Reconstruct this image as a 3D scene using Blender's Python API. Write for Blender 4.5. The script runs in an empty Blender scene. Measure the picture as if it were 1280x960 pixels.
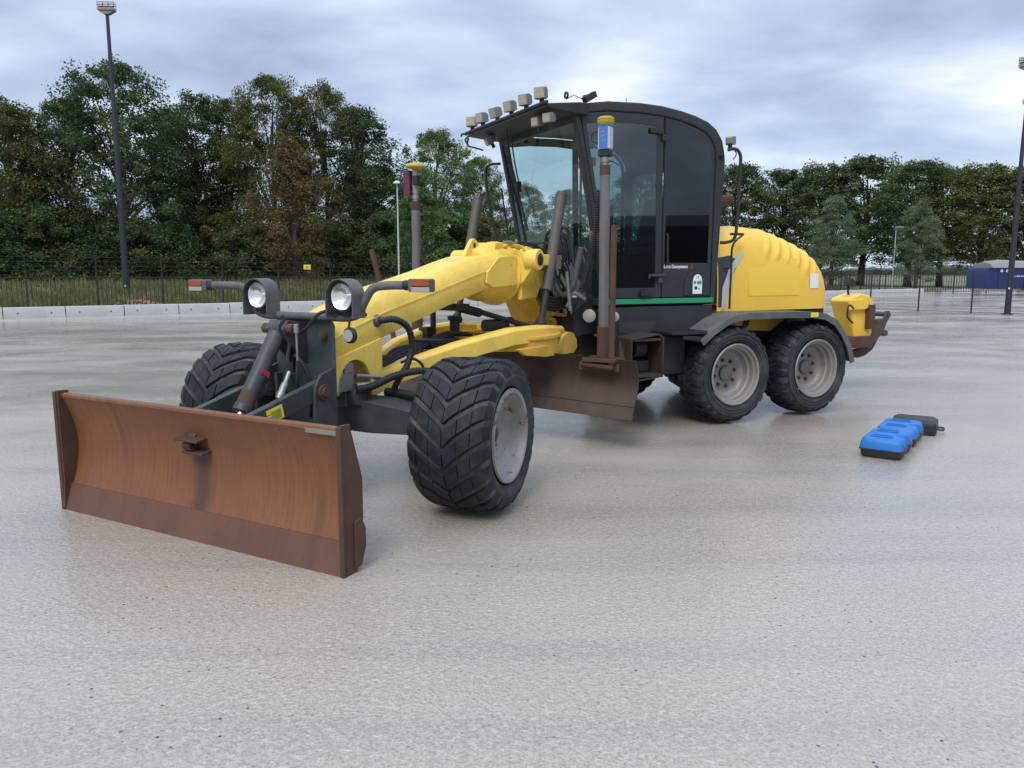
import bpy, bmesh, math, random
import numpy as np
from mathutils import Vector, Matrix
from math import sin, cos, pi, radians, sqrt, atan2
random.seed(7)
scene = bpy.context.scene
COL = scene.collection
# ------------------------------------------------------------------ camera
cd = bpy.data.cameras.new("camera"); cam = bpy.data.objects.new("camera", cd); COL.objects.link(cam)
cd.sensor_width = 36; cd.sensor_fit = 'HORIZONTAL'; cd.lens = 962/1280*36
cd.clip_start = 0.05; cd.clip_end = 3000
PITCH = math.atan((480-340)/962)
cam.location = (0, 0, 1.7); cam.rotation_euler = (pi/2-PITCH, 0, 0)
scene.camera = cam
# ------------------------------------------------------------------ world: daylight sky behind a broken overcast
SUN_EL, SUN_AZ = radians(48), radians(200)
w = bpy.data.worlds.new("World"); scene.world = w; w.use_nodes = True
nt = w.node_tree; N = nt.nodes; L = nt.links
for n in list(N): N.remove(n)
def nn(t, **k):
    n = N.new(t)
    for a, b in k.items():
        if a.startswith('i_'): n.inputs[int(a[2:])].default_value = b
        else: setattr(n, a, b)
    return n
out = nn('ShaderNodeOutputWorld')
sky = nn('ShaderNodeTexSky'); sky.sky_type = 'NISHITA'; sky.sun_disc = False
sky.sun_elevation = SUN_EL; sky.sun_rotation = SUN_AZ
bg1 = nn('ShaderNodeBackground'); bg1.inputs[1].default_value = 0.09
L.new(sky.outputs[0], bg1.inputs[0])
tc = nn('ShaderNodeTexCoord'); sep = nn('ShaderNodeSeparateXYZ'); L.new(tc.outputs['Generated'], sep.inputs[0])
zc = nn('ShaderNodeMath', operation='MAXIMUM', i_1=0.0); L.new(sep.outputs[2], zc.inputs[0])
za = nn('ShaderNodeMath', operation='ADD', i_1=0.20); L.new(zc.outputs[0], za.inputs[0])
dx = nn('ShaderNodeMath', operation='DIVIDE'); L.new(sep.outputs[0], dx.inputs[0]); L.new(za.outputs[0], dx.inputs[1])
dy = nn('ShaderNodeMath', operation='DIVIDE'); L.new(sep.outputs[1], dy.inputs[0]); L.new(za.outputs[0], dy.inputs[1])
cb = nn('ShaderNodeCombineXYZ'); L.new(dx.outputs[0], cb.inputs[0]); L.new(dy.outputs[0], cb.inputs[1])
mp = nn('ShaderNodeMapping'); mp.inputs['Location'].default_value = (3.1, 1.7, 0); mp.inputs['Scale'].default_value = (0.8, 1.0, 1)
L.new(cb.outputs[0], mp.inputs[0])
nz = nn('ShaderNodeTexNoise'); nz.inputs['Scale'].default_value = 1.7; nz.inputs['Detail'].default_value = 9; nz.inputs['Roughness'].default_value = 0.5; nz.inputs['Distortion'].default_value = 0.2
L.new(mp.outputs[0], nz.inputs['Vector'])
cr = nn('ShaderNodeValToRGB')
e = cr.color_ramp.elements
e[0].position = 0.32; e[0].color = (0.24, 0.295, 0.41, 1)
e[1].position = 0.70; e[1].color = (0.64, 0.68, 0.745, 1)
x = e.new(0.45); x.color = (0.325, 0.395, 0.525, 1)
x = e.new(0.56); x.color = (0.43, 0.50, 0.62, 1)
L.new(nz.outputs[0], cr.inputs[0])
# overcast: brighter towards the zenith
zr = nn('ShaderNodeMapRange'); zr.inputs['From Min'].default_value = 0.45; zr.inputs['From Max'].default_value = 1.0
zr.inputs['To Min'].default_value = 1.0; zr.inputs['To Max'].default_value = 2.7
L.new(sep.outputs[2], zr.inputs['Value'])
bg2 = nn('ShaderNodeBackground'); L.new(cr.outputs[0], bg2.inputs[0]); L.new(zr.outputs[0], bg2.inputs[1])
# clear patches
cov = nn('ShaderNodeTexNoise'); cov.inputs['Scale'].default_value = 0.55; cov.inputs['Detail'].default_value = 4
L.new(mp.outputs[0], cov.inputs['Vector'])
cvr = nn('ShaderNodeMapRange'); cvr.inputs['From Min'].default_value = 0.3; cvr.inputs['From Max'].default_value = 0.5; cvr.inputs['To Min'].default_value = 0.8; cvr.inputs['To Max'].default_value = 0.97
L.new(cov.outputs[0], cvr.inputs['Value'])
mx = nn('ShaderNodeMixShader'); L.new(cvr.outputs[0], mx.inputs[0]); L.new(bg1.outputs[0], mx.inputs[1]); L.new(bg2.outputs[0], mx.inputs[2])
L.new(mx.outputs[0], out.inputs[0])
sl = bpy.data.lights.new("sun", 'SUN'); sl.energy = 1.3; sl.angle = radians(25); sl.color = (1, 0.94, 0.86)
so = bpy.data.objects.new("sun", sl); COL.objects.link(so)
so.rotation_euler = (pi/2-SUN_EL, 0, pi-SUN_AZ+0.0)
scene.view_settings.view_transform = 'Standard'; scene.view_settings.look = 'None'
scene.view_settings.exposure = 0.7; scene.view_settings.gamma = 1.0
scene.render.engine = 'CYCLES'
scene.cycles.max_bounces = 6; scene.cycles.transparent_max_bounces = 24

# ------------------------------------------------------------------ materials
class NT:
    def __init__(s, m): s.m = m; s.t = m.node_tree; s.n = s.t.nodes; s.l = s.t.links; s.b = s.n.get('Principled BSDF')
    def new(s, t, **k):
        n = s.n.new(t)
        for a, b in k.items():
            if a in n.inputs: n.inputs[a].default_value = b
            else: setattr(n, a, b)
        return n
    def link(s, a, b): s.l.new(a, b)
def c4(c): return (c[0], c[1], c[2], 1)
def mk(name):
    m = bpy.data.materials.new(name); m.use_nodes = True; return m, NT(m)
def noise(t, co, scale, detail=4, rough=0.55, stretch=None):
    v = co
    if stretch:
        mpn = t.new('ShaderNodeMapping'); mpn.inputs['Scale'].default_value = stretch; t.link(co, mpn.inputs[0]); v = mpn.outputs[0]
    n = t.new('ShaderNodeTexNoise'); n.inputs['Scale'].default_value = scale; n.inputs['Detail'].default_value = detail; n.inputs['Roughness'].default_value = rough
    t.link(v, n.inputs['Vector']); return n.outputs[0]
def ramp(t, fac, a, b, p0=0.4, p1=0.6):
    r = t.new('ShaderNodeValToRGB'); e = r.color_ramp.elements
    e[0].position = p0; e[0].color = c4(a) if len(a) == 3 else a; e[1].position = p1; e[1].color = c4(b) if len(b) == 3 else b
    t.link(fac, r.inputs[0]); return r.outputs[0]
def mixc(t, fac, a, b, mode='MIX'):
    m = t.new('ShaderNodeMix'); m.data_type = 'RGBA'; m.blend_type = mode
    for s, v in ((0, fac), (6, a), (7, b)):
        if isinstance(v, (int, float)): m.inputs[s].default_value = v
        elif isinstance(v, tuple): m.inputs[s].default_value = c4(v)
        else: t.link(v, m.inputs[s])
    return m.outputs[2]
def bump(t, h, strength=0.3, dist=0.01):
    b = t.new('ShaderNodeBump'); b.inputs['Strength'].default_value = strength; b.inputs['Distance'].default_value = dist
    t.link(h, b.inputs['Height']); t.link(b.outputs[0], t.b.inputs['Normal'])
def wear(name, base, dirt, rough=0.45, metal=0.0, chip=None, dirtamt=0.5, scale=3.0, spec=0.5, bumps=0.08, chipp=0.68):
    """painted or bare surface with grime clouds, fine speckle and optional chips"""
    m, t = mk(name)
    co = t.new('ShaderNodeTexCoord').outputs['Object']
    n1 = noise(t, co, scale, 6, 0.65)
    f = ramp(t, n1, (0, 0, 0), (1, 1, 1), 0.42, 0.75)
    fa = t.new('ShaderNodeMath', operation='MULTIPLY'); t.link(f, fa.inputs[0]); fa.inputs[1].default_value = dirtamt
    c = mixc(t, fa.outputs[0], base, dirt)
    n2 = noise(t, co, scale*14, 3, 0.7)
    c = mixc(t, ramp(t, n2, (0, 0, 0), (0.35, 0.35, 0.35), 0.5, 0.8), c, dirt)
    if chip:
        n3 = noise(t, co, scale*3.7, 8, 0.75)
        c = mixc(t, ramp(t, n3, (0, 0, 0), (1, 1, 1), chipp, chipp+0.03), c, chip)
    t.link(c, t.b.inputs['Base Color'])
    rr = t.new('ShaderNodeMapRange'); rr.inputs['To Min'].default_value = rough; rr.inputs['To Max'].default_value = min(1, rough+0.25); t.link(n1, rr.inputs['Value'])
    t.link(rr.outputs[0], t.b.inputs['Roughness'])
    t.b.inputs['Metallic'].default_value = metal; t.b.inputs['Specular IOR Level'].default_value = spec
    bump(t, n2, bumps, 0.004)
    return m
M = {}
M['yellow'] = wear('yellow_paint', (0.85, 0.59, 0.10), (0.42, 0.28, 0.07), 0.32, chip=(0.10, 0.055, 0.025), dirtamt=0.55, scale=2.4, chipp=0.655)
M['yellow_hood'] = wear('hood_yellow', (0.80, 0.50, 0.055), (0.62, 0.36, 0.05), 0.35, dirtamt=0.35, scale=1.3, bumps=0.02)
M['yellow_dirty'] = wear('dirty_yellow', (0.72, 0.43, 0.05), (0.2, 0.13, 0.05), 0.5, chip=(0.12, 0.06, 0.03), dirtamt=0.7, scale=3.5, chipp=0.66)
M['cab'] = wear('cab_charcoal', (0.018, 0.020, 0.025), (0.045, 0.045, 0.046), 0.45, dirtamt=0.5, scale=1.5, bumps=0.02)
M['dark'] = wear('dark_chassis', (0.011, 0.012, 0.015), (0.035, 0.031, 0.027), 0.5, dirtamt=0.6, scale=3)
M['grey'] = wear('slate_grey_paint', (0.028, 0.034, 0.041), (0.10, 0.092, 0.08), 0.42, chip=(0.10, 0.05, 0.03), dirtamt=0.6, scale=3.2, chipp=0.655)
M['fender'] = wear('fender_plastic', (0.065, 0.068, 0.072), (0.2, 0.19, 0.175), 0.5, dirtamt=0.6, scale=2.0)
M['green_plate'] = wear('green_grey_plate', (0.03, 0.048, 0.045), (0.08, 0.08, 0.07), 0.42, chip=(0.13, 0.06, 0.035), dirtamt=0.5, scale=4, chipp=0.69)
M['black'] = wear('black_rubber', (0.010, 0.0105, 0.012), (0.035, 0.034, 0.033), 0.5, dirtamt=0.5, scale=6)
M['galv'] = wear('galvanised_tube', (0.15, 0.15, 0.15), (0.12, 0.08, 0.06), 0.5, 0.3, dirtamt=0.6, scale=2.6)
M['barrel'] = wear('lift_barrel', (0.075, 0.072, 0.07), (0.14, 0.10, 0.075), 0.5, 0.1, dirtamt=0.7, scale=3)
M['step_brown'] = wear('step_brown', (0.028, 0.02, 0.017), (0.08, 0.045, 0.03), 0.6, dirtamt=0.7, scale=3)
M['tow'] = wear('worn_tow_steel', (0.075, 0.066, 0.06), (0.08, 0.045, 0.03), 0.55, 0.2, dirtamt=0.8, scale=4)
M['steel'] = wear('dull_steel', (0.32, 0.32, 0.31), (0.15, 0.12, 0.09), 0.38, 0.7, dirtamt=0.5, scale=8)
M['chrome'] = wear('chrome_rod', (0.75, 0.75, 0.75), (0.5, 0.5, 0.48), 0.12, 1.0, dirtamt=0.3, scale=5)
M['rust'] = wear('brown_rust', (0.085, 0.038, 0.024), (0.04, 0.026, 0.02), 0.7, chip=(0.22, 0.17, 0.14), dirtamt=0.8, scale=4, chipp=0.72)
M['rim'] = wear('rim_silver', (0.235, 0.238, 0.235), (0.24, 0.17, 0.10), 0.4, 0.25, chip=(0.15, 0.065, 0.03), dirtamt=0.7, scale=5, chipp=0.62)
M['rim_worn'] = wear('rim_worn', (0.30, 0.30, 0.285), (0.17, 0.12, 0.08), 0.45, 0.2, chip=(0.11, 0.045, 0.022), dirtamt=0.75, scale=4.2, chipp=0.585)
M['alu'] = wear('cast_lamp_housing', (0.20, 0.195, 0.185), (0.17, 0.16, 0.14), 0.5, 0.2, dirtamt=0.5, scale=12)
M['silver'] = wear('silver_decal', (0.46, 0.48, 0.5), (0.32, 0.32, 0.32), 0.35, 0.1, dirtamt=0.3)
M['black_decal'] = wear('black_decal', (0.03, 0.03, 0.033), (0.06, 0.06, 0.06), 0.4, dirtamt=0.3)
M['green'] = wear('green_stripe', (0.012, 0.26, 0.12), (0.03, 0.2, 0.1), 0.45, dirtamt=0.4)
M['white'] = wear('white_vinyl', (0.72, 0.74, 0.76), (0.5, 0.5, 0.5), 0.45, dirtamt=0.25)
M['red'] = wear('red_vinyl', (0.5, 0.02, 0.05), (0.3, 0.02, 0.04), 0.45, dirtamt=0.2)
M['label_yellow'] = wear('label_yellow', (0.75, 0.62, 0.04), (0.4, 0.33, 0.06), 0.5, dirtamt=0.5, scale=20)
M['gnss_yellow'] = wear('antenna_yellow', (0.46, 0.33, 0.03), (0.4, 0.28, 0.05), 0.5, dirtamt=0.5, scale=8)
M['gnss_blue'] = wear('receiver_blue', (0.035, 0.16, 0.55), (0.03, 0.1, 0.35), 0.4, dirtamt=0.3)
M['case_blue'] = wear('case_blue', (0.008, 0.15, 0.46), (0.015, 0.11, 0.32), 0.38, dirtamt=0.3, scale=6, bumps=0.03)
M['case_black'] = wear('case_black', (0.014, 0.014, 0.018), (0.04, 0.04, 0.045), 0.42, dirtamt=0.4, scale=6)
M['maroon'] = wear('maroon_plastic', (0.11, 0.02, 0.04), (0.06, 0.02, 0.03), 0.4, dirtamt=0.3)
M['amber'] = wear('amber_lens', (0.27, 0.065, 0.015), (0.3, 0.07, 0.02), 0.2, dirtamt=0.3, scale=15)
M['clear_lens'] = wear('clear_lens', (0.33, 0.32, 0.30), (0.4, 0.33, 0.27), 0.2, dirtamt=0.4, scale=15)
M['led'] = wear('led_lens', (0.42, 0.38, 0.27), (0.26, 0.22, 0.12), 0.25, 0.2, dirtamt=0.6, scale=30)
M['seat'] = wear('seat_cloth', (0.035, 0.035, 0.04), (0.02, 0.02, 0.02), 0.8, dirtamt=0.3)
M['truck_blue'] = wear('trailer_blue', (0.008, 0.02, 0.10), (0.01, 0.02, 0.07), 0.4, dirtamt=0.4, scale=1)
M['tarp'] = wear('tarp_grey', (0.22, 0.22, 0.21), (0.15, 0.15, 0.14), 0.7, dirtamt=0.5, scale=1)
M['concrete'] = wear('barrier_concrete', (0.42, 0.43, 0.43), (0.30, 0.30, 0.29), 0.75, dirtamt=0.6, scale=1.3)
M['fence'] = wear('fence_black', (0.010, 0.011, 0.013), (0.02, 0.022, 0.022), 0.5, dirtamt=0.3)
M['pole_dark'] = wear('pole_blue_black', (0.012, 0.016, 0.028), (0.02, 0.025, 0.035), 0.4, dirtamt=0.4)
M['pole_pale'] = wear('pole_pale', (0.45, 0.46, 0.46), (0.3, 0.3, 0.3), 0.5, dirtamt=0.4)
M['brick'] = wear('brick_rubble', (0.30, 0.16, 0.12), (0.34, 0.26, 0.21), 0.9, dirtamt=1.0, scale=5)
# reflector of the round lamps
m, t = mk('lamp_reflector'); t.b.inputs['Base Color'].default_value = (0.72, 0.73, 0.74, 1); t.b.inputs['Metallic'].default_value = 0.75; t.b.inputs['Roughness'].default_value = 0.22
co = t.new('ShaderNodeTexCoord').outputs['Object']; bump(t, noise(t, co, 60, 2), 0.25, 0.004); M['reflector'] = m
# tyre rubber: lugs and dusty carcass
def tyre_mat(name, a, b, s=7):
    m, t = mk(name); co = t.new('ShaderNodeTexCoord').outputs['Object']
    n = noise(t, co, s, 8, 0.7); c = mixc(t, ramp(t, n, (0, 0, 0), (1, 1, 1), 0.45, 0.72), a, b)
    t.link(c, t.b.inputs['Base Color']); t.b.inputs['Roughness'].default_value = 0.62; t.b.inputs['Specular IOR Level'].default_value = 0.3
    bump(t, noise(t, co, 55, 4), 0.25, 0.004); return m
M['lug'] = tyre_mat('tyre_lug', (0.009, 0.0105, 0.014), (0.032, 0.034, 0.037))
M['carcass'] = tyre_mat('tyre_carcass', (0.028, 0.027, 0.026), (0.15, 0.135, 0.11), 3)
M['sidewall'] = tyre_mat('tyre_sidewall', (0.018, 0.021, 0.025), (0.070, 0.069, 0.066), 4)
# dozer blade rust with vertical wear lines
def blade_mat(name, a, b, d, freq):
    m, t = mk(name); co = t.new('ShaderNodeTexCoord').outputs['Object']
    big = noise(t, co, 1.6, 5, 0.6)
    c = mixc(t, ramp(t, big, (0, 0, 0), (1, 1, 1), 0.35, 0.68), a, b)
    fine = noise(t, co, 1.0, 4, 0.6, (5, freq, 3.0))
    c = mixc(t, ramp(t, fine, (0, 0, 0), (0.42, 0.42, 0.42), 0.45, 0.66), c, d)
    c = mixc(t, ramp(t, noise(t, co, 7, 6, .75), (0, 0, 0), (0.45, 0.45, 0.45), 0.5, 0.72), c, b)
    st = noise(t, co, 1.0, 3, 0.6, (1.2, 7, 0.5))
    c = mixc(t, ramp(t, st, (0, 0, 0), (0.7, 0.7, 0.7), 0.55, 0.72), c, d)
    sp = noise(t, co, 45, 4, 0.75)
    c = mixc(t, ramp(t, sp, (0, 0, 0), (0.5, 0.5, 0.5), 0.55, 0.75), c, (0.06, 0.035, 0.028))
    if name == 'rusty_blade':   # grease stain that ran down from the bracket
        sp3 = t.new('ShaderNodeSeparateXYZ'); t.link(co, sp3.inputs[0])
        wob = t.new('ShaderNodeMath', operation='MULTIPLY_ADD'); t.link(noise(t, co, 4, 3), wob.inputs[0]); wob.inputs[1].default_value = .12; t.link(sp3.outputs[1], wob.inputs[2])
        dy_ = t.new('ShaderNodeMath', operation='SUBTRACT'); t.link(wob.outputs[0], dy_.inputs[0]); dy_.inputs[1].default_value = .19
        ab = t.new('ShaderNodeMath', operation='ABSOLUTE'); t.link(dy_.outputs[0], ab.inputs[0])
        m1 = t.new('ShaderNodeMapRange'); m1.inputs['From Min'].default_value = .03; m1.inputs['From Max'].default_value = .12; m1.inputs['To Min'].default_value = .75; m1.inputs['To Max'].default_value = 0; t.link(ab.outputs[0], m1.inputs['Value'])
        m2 = t.new('ShaderNodeMapRange'); m2.inputs['From Min'].default_value = .52; m2.inputs['From Max'].default_value = .64; m2.inputs['To Min'].default_value = 1; m2.inputs['To Max'].default_value = 0; t.link(sp3.outputs[2], m2.inputs['Value'])
        m3 = t.new('ShaderNodeMath', operation='MULTIPLY'); t.link(m1.outputs[0], m3.inputs[0]); t.link(m2.outputs[0], m3.inputs[1])
        c = mixc(t, m3.outputs[0], c, (0.05, 0.028, 0.022))
    t.link(c, t.b.inputs['Base Color']); t.b.inputs['Roughness'].default_value = 0.62; t.b.inputs['Metallic'].default_value = 0.1
    bump(t, fine, 0.25, 0.004); return m
M['blade'] = blade_mat('rusty_blade', (0.215, 0.086, 0.032), (0.165, 0.066, 0.030), (0.10, 0.043, 0.022), 48)
M['cut_edge'] = blade_mat('cutting_edge_rust', (0.115, 0.055, 0.034), (0.145, 0.066, 0.038), (0.085, 0.042, 0.028), 14)
M['blade_dark'] = blade_mat('dark_rusty_blade', (0.040, 0.022, 0.014), (0.060, 0.030, 0.016), (0.022, 0.014, 0.011), 14)
def glass_mat(name, tint, gloss=0.10, dirt=0.04):
    m, t = mk(name); t.n.remove(t.b)
    tr = t.new('ShaderNodeBsdfTransparent'); tr.inputs[0].default_value = c4(tint)
    gl = t.new('ShaderNodeBsdfGlossy'); gl.inputs['Roughness'].default_value = 0.015; gl.inputs[0].default_value = (0.9, 0.95, 0.95, 1)
    fr = t.new('ShaderNodeFresnel'); fr.inputs[0].default_value = 1.5
    mr = t.new('ShaderNodeMapRange'); mr.inputs['To Min'].default_value = gloss*0.4; mr.inputs['To Max'].default_value = 1.0; t.link(fr.outputs[0], mr.inputs['Value'])
    ge = t.new('ShaderNodeNewGeometry'); iv = t.new('ShaderNodeMath', operation='SUBTRACT'); iv.inputs[0].default_value = 1; t.link(ge.outputs['Backfacing'], iv.inputs[1])
    fm = t.new('ShaderNodeMath', operation='MULTIPLY'); t.link(mr.outputs[0], fm.inputs[0]); t.link(iv.outputs[0], fm.inputs[1])
    m1 = t.new('ShaderNodeMixShader'); t.link(fm.outputs[0], m1.inputs[0]); t.link(tr.outputs[0], m1.inputs[1]); t.link(gl.outputs[0], m1.inputs[2])
    df = t.new('ShaderNodeBsdfDiffuse'); df.inputs[0].default_value = (0.3, 0.33, 0.33, 1)
    m2 = t.new('ShaderNodeMixShader'); m2.inputs[0].default_value = dirt; t.link(m1.outputs[0], m2.inputs[1]); t.link(df.outputs[0], m2.inputs[2])
    t.link(m2.outputs[0], t.n['Material Output'].inputs[0]); return m
M['glass'] = glass_mat('tinted_glass', (0.89, 0.965, 0.95), 0.04, 0.02)
M['glass_door'] = glass_mat('door_glass', (0.38, 0.52, 0.51), 0.16, 0.008)
M['glass_black'] = glass_mat('privacy_glass', (0.04, 0.045, 0.05), 0.08, 0.004)
def leaf_mat(name, a, b, c):
    m, t = mk(name)
    at = t.new('ShaderNodeAttribute', attribute_name='leaf')
    r = t.new('ShaderNodeValToRGB'); e = r.color_ramp.elements
    e[0].position = 0.0; e[0].color = c4(a); e[1].position = 1.0; e[1].color = c4(c); q = e.new(0.6); q.color = c4(b)
    t.link(at.outputs['Fac'], r.inputs[0]); t.n.remove(t.b)
    df = t.new('ShaderNodeBsdfDiffuse'); t.link(r.outputs[0], df.inputs[0])
    tl = t.new('ShaderNodeBsdfTranslucent'); t.link(r.outputs[0], tl.inputs[0])
    mm = t.new('ShaderNodeMixShader'); mm.inputs[0].default_value = 0.3; t.link(df.outputs[0], mm.inputs[1]); t.link(tl.outputs[0], mm.inputs[2])
    t.link(mm.outputs[0], t.n['Material Output'].inputs[0]); return m
M['leaf_dark'] = leaf_mat('leaf_dark', (0.044, 0.073, 0.038), (0.084, 0.124, 0.053), (0.189, 0.204, 0.065))
M['leaf_olive'] = leaf_mat('leaf_olive', (0.062, 0.078, 0.031), (0.129, 0.134, 0.047), (0.246, 0.207, 0.067))
M['leaf_green'] = leaf_mat('leaf_green', (0.058, 0.110, 0.044), (0.124, 0.197, 0.065), (0.262, 0.306, 0.087))
M['leaf_brown'] = leaf_mat('leaf_brown', (0.095, 0.078, 0.039), (0.174, 0.129, 0.058), (0.246, 0.174, 0.073))
M['leaf_poplar'] = leaf_mat('leaf_poplar', (0.052, 0.081, 0.040), (0.102, 0.139, 0.053), (0.189, 0.204, 0.073))
M['leaf_poplar_olive'] = leaf_mat('leaf_poplar_olive', (0.065, 0.087, 0.038), (0.139, 0.160, 0.053), (0.248, 0.226, 0.073))
M['leaf_willow'] = leaf_mat('leaf_willow', (0.110, 0.146, 0.087), (0.175, 0.218, 0.124), (0.262, 0.306, 0.175))
M['bark'] = wear('bark', (0.075, 0.062, 0.05), (0.04, 0.035, 0.03), 0.9, dirtamt=1, scale=3)
M['grass_blade'] = leaf_mat('grass_blade', (0.085, 0.105, 0.04), (0.155, 0.16, 0.07), (0.26, 0.235, 0.12))

# ground material
def ground_mat():
    m, t = mk('gritted_concrete'); co = t.new('ShaderNodeTexCoord').outputs['Object']
    big = noise(t, co, 0.16, 5, 0.6, (0.5, 1.3, 1))
    c = mixc(t, ramp(t, big, (0, 0, 0), (1, 1, 1), 0.35, 0.68), (0.35, 0.305, 0.235), (0.45, 0.405, 0.33))
    streak = noise(t, co, 0.9, 4, 0.6, (0.10, 1.6, 1))
    c = mixc(t, ramp(t, streak, (0, 0, 0), (0.55, 0.55, 0.55), 0.50, 0.66), c, (0.25, 0.24, 0.22))
    mid = noise(t, co, 26, 5, 0.75)
    c = mixc(t, ramp(t, mid, (0, 0, 0), (0.5, 0.5, 0.5), 0.47, 0.62), c, (0.53, 0.50, 0.445))
    c = mixc(t, ramp(t, noise(t, co, 44, 3, 0.8), (0.65, 0.65, 0.65), (0, 0, 0), 0.34, 0.45), c, (0.19, 0.17, 0.14))
    grit = noise(t, co, 85, 4, 0.8)
    c = mixc(t, ramp(t, grit, (0.75, 0.75, 0.75), (0, 0, 0), 0.36, 0.52), c, (0.17, 0.16, 0.145))
    vo = t.new('ShaderNodeTexVoronoi'); vo.inputs['Scale'].default_value = 26; vo.inputs['Randomness'].default_value = 1; t.link(co, vo.inputs['Vector'])
    sel = t.new('ShaderNodeSeparateColor'); t.link(vo.outputs['Color'], sel.inputs[0])
    s1 = t.new('ShaderNodeMath', operation='GREATER_THAN'); s1.inputs[1].default_value = 0.82; t.link(sel.outputs[0], s1.inputs[0])
    s2 = t.new('ShaderNodeMath', operation='LESS_THAN'); s2.inputs[1].default_value = 0.19; t.link(vo.outputs['Distance'], s2.inputs[0])
    clus = ramp(t, noise(t, co, 0.9, 3), (0, 0, 0), (1, 1, 1), 0.48, 0.6)
    s3 = t.new('ShaderNodeMath', operation='MULTIPLY'); t.link(s1.outputs[0], s3.inputs[0]); t.link(s2.outputs[0], s3.inputs[1])
    s4 = t.new('ShaderNodeMath', operation='MULTIPLY'); t.link(s3.outputs[0], s4.inputs[0]); t.link(clus, s4.inputs[1])
    c = mixc(t, s4.outputs[0], c, (0.03, 0.028, 0.025))
    t.link(c, t.b.inputs['Base Color'])
    wet = noise(t, co, 0.35, 4, 0.6, (0.8, 1.2, 1))
    rr = t.new('ShaderNodeMapRange'); rr.inputs['From Min'].default_value = 0.35; rr.inputs['From Max'].default_value = 0.65
    rr.inputs['To Min'].default_value = 0.17; rr.inputs['To Max'].default_value = 0.36; t.link(wet, rr.inputs['Value'])
    t.link(rr.outputs[0], t.b.inputs['Roughness']); t.b.inputs['Specular IOR Level'].default_value = 0.75
    v2 = t.new('ShaderNodeTexVoronoi'); v2.inputs['Scale'].default_value = 55; v2.feature = 'SMOOTH_F1'; t.link(co, v2.inputs['Vector'])
    ad = t.new('ShaderNodeMath', operation='ADD'); t.link(mid, ad.inputs[0])
    mu = t.new('ShaderNodeMath', operation='MULTIPLY'); mu.inputs[1].default_value = 0.8; t.link(v2.outputs['Distance'], mu.inputs[0]); t.link(mu.outputs[0], ad.inputs[1])
    bump(t, ad.outputs[0], 0.55, 0.009)
    # damp film: a thin glossy coat that comes and goes over the yard
    cw = t.new('ShaderNodeMapRange'); cw.inputs['From Min'].default_value = 0.38; cw.inputs['From Max'].default_value = 0.62
    cw.inputs['To Min'].default_value = 0.72; cw.inputs['To Max'].default_value = 0.12; t.link(wet, cw.inputs['Value'])
    t.link(cw.outputs[0], t.b.inputs['Coat Weight']); t.b.inputs['Coat Roughness'].default_value = 0.16; t.b.inputs['Coat IOR'].default_value = 1.4
    cbp = t.new('ShaderNodeBump'); cbp.inputs['Strength'].default_value = 0.22; cbp.inputs['Distance'].default_value = 0.006; t.link(mid, cbp.inputs['Height']); t.link(cbp.outputs[0], t.b.inputs['Coat Normal'])
    return m
M['ground'] = ground_mat()
def grass_ground():
    m, t = mk('grass_ground'); co = t.new('ShaderNodeTexCoord').outputs['Object']
    n = noise(t, co, 0.6, 8, 0.7)
    c = mixc(t, ramp(t, n, (0, 0, 0), (1, 1, 1), 0.35, 0.65), (0.08, 0.10, 0.04), (0.19, 0.185, 0.09))
    t.link(c, t.b.inputs['Base Color']); t.b.inputs['Roughness'].default_value = 0.9; bump(t, noise(t, co, 8, 6), 0.8, 0.1); return m
M['grass'] = grass_ground()

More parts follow.
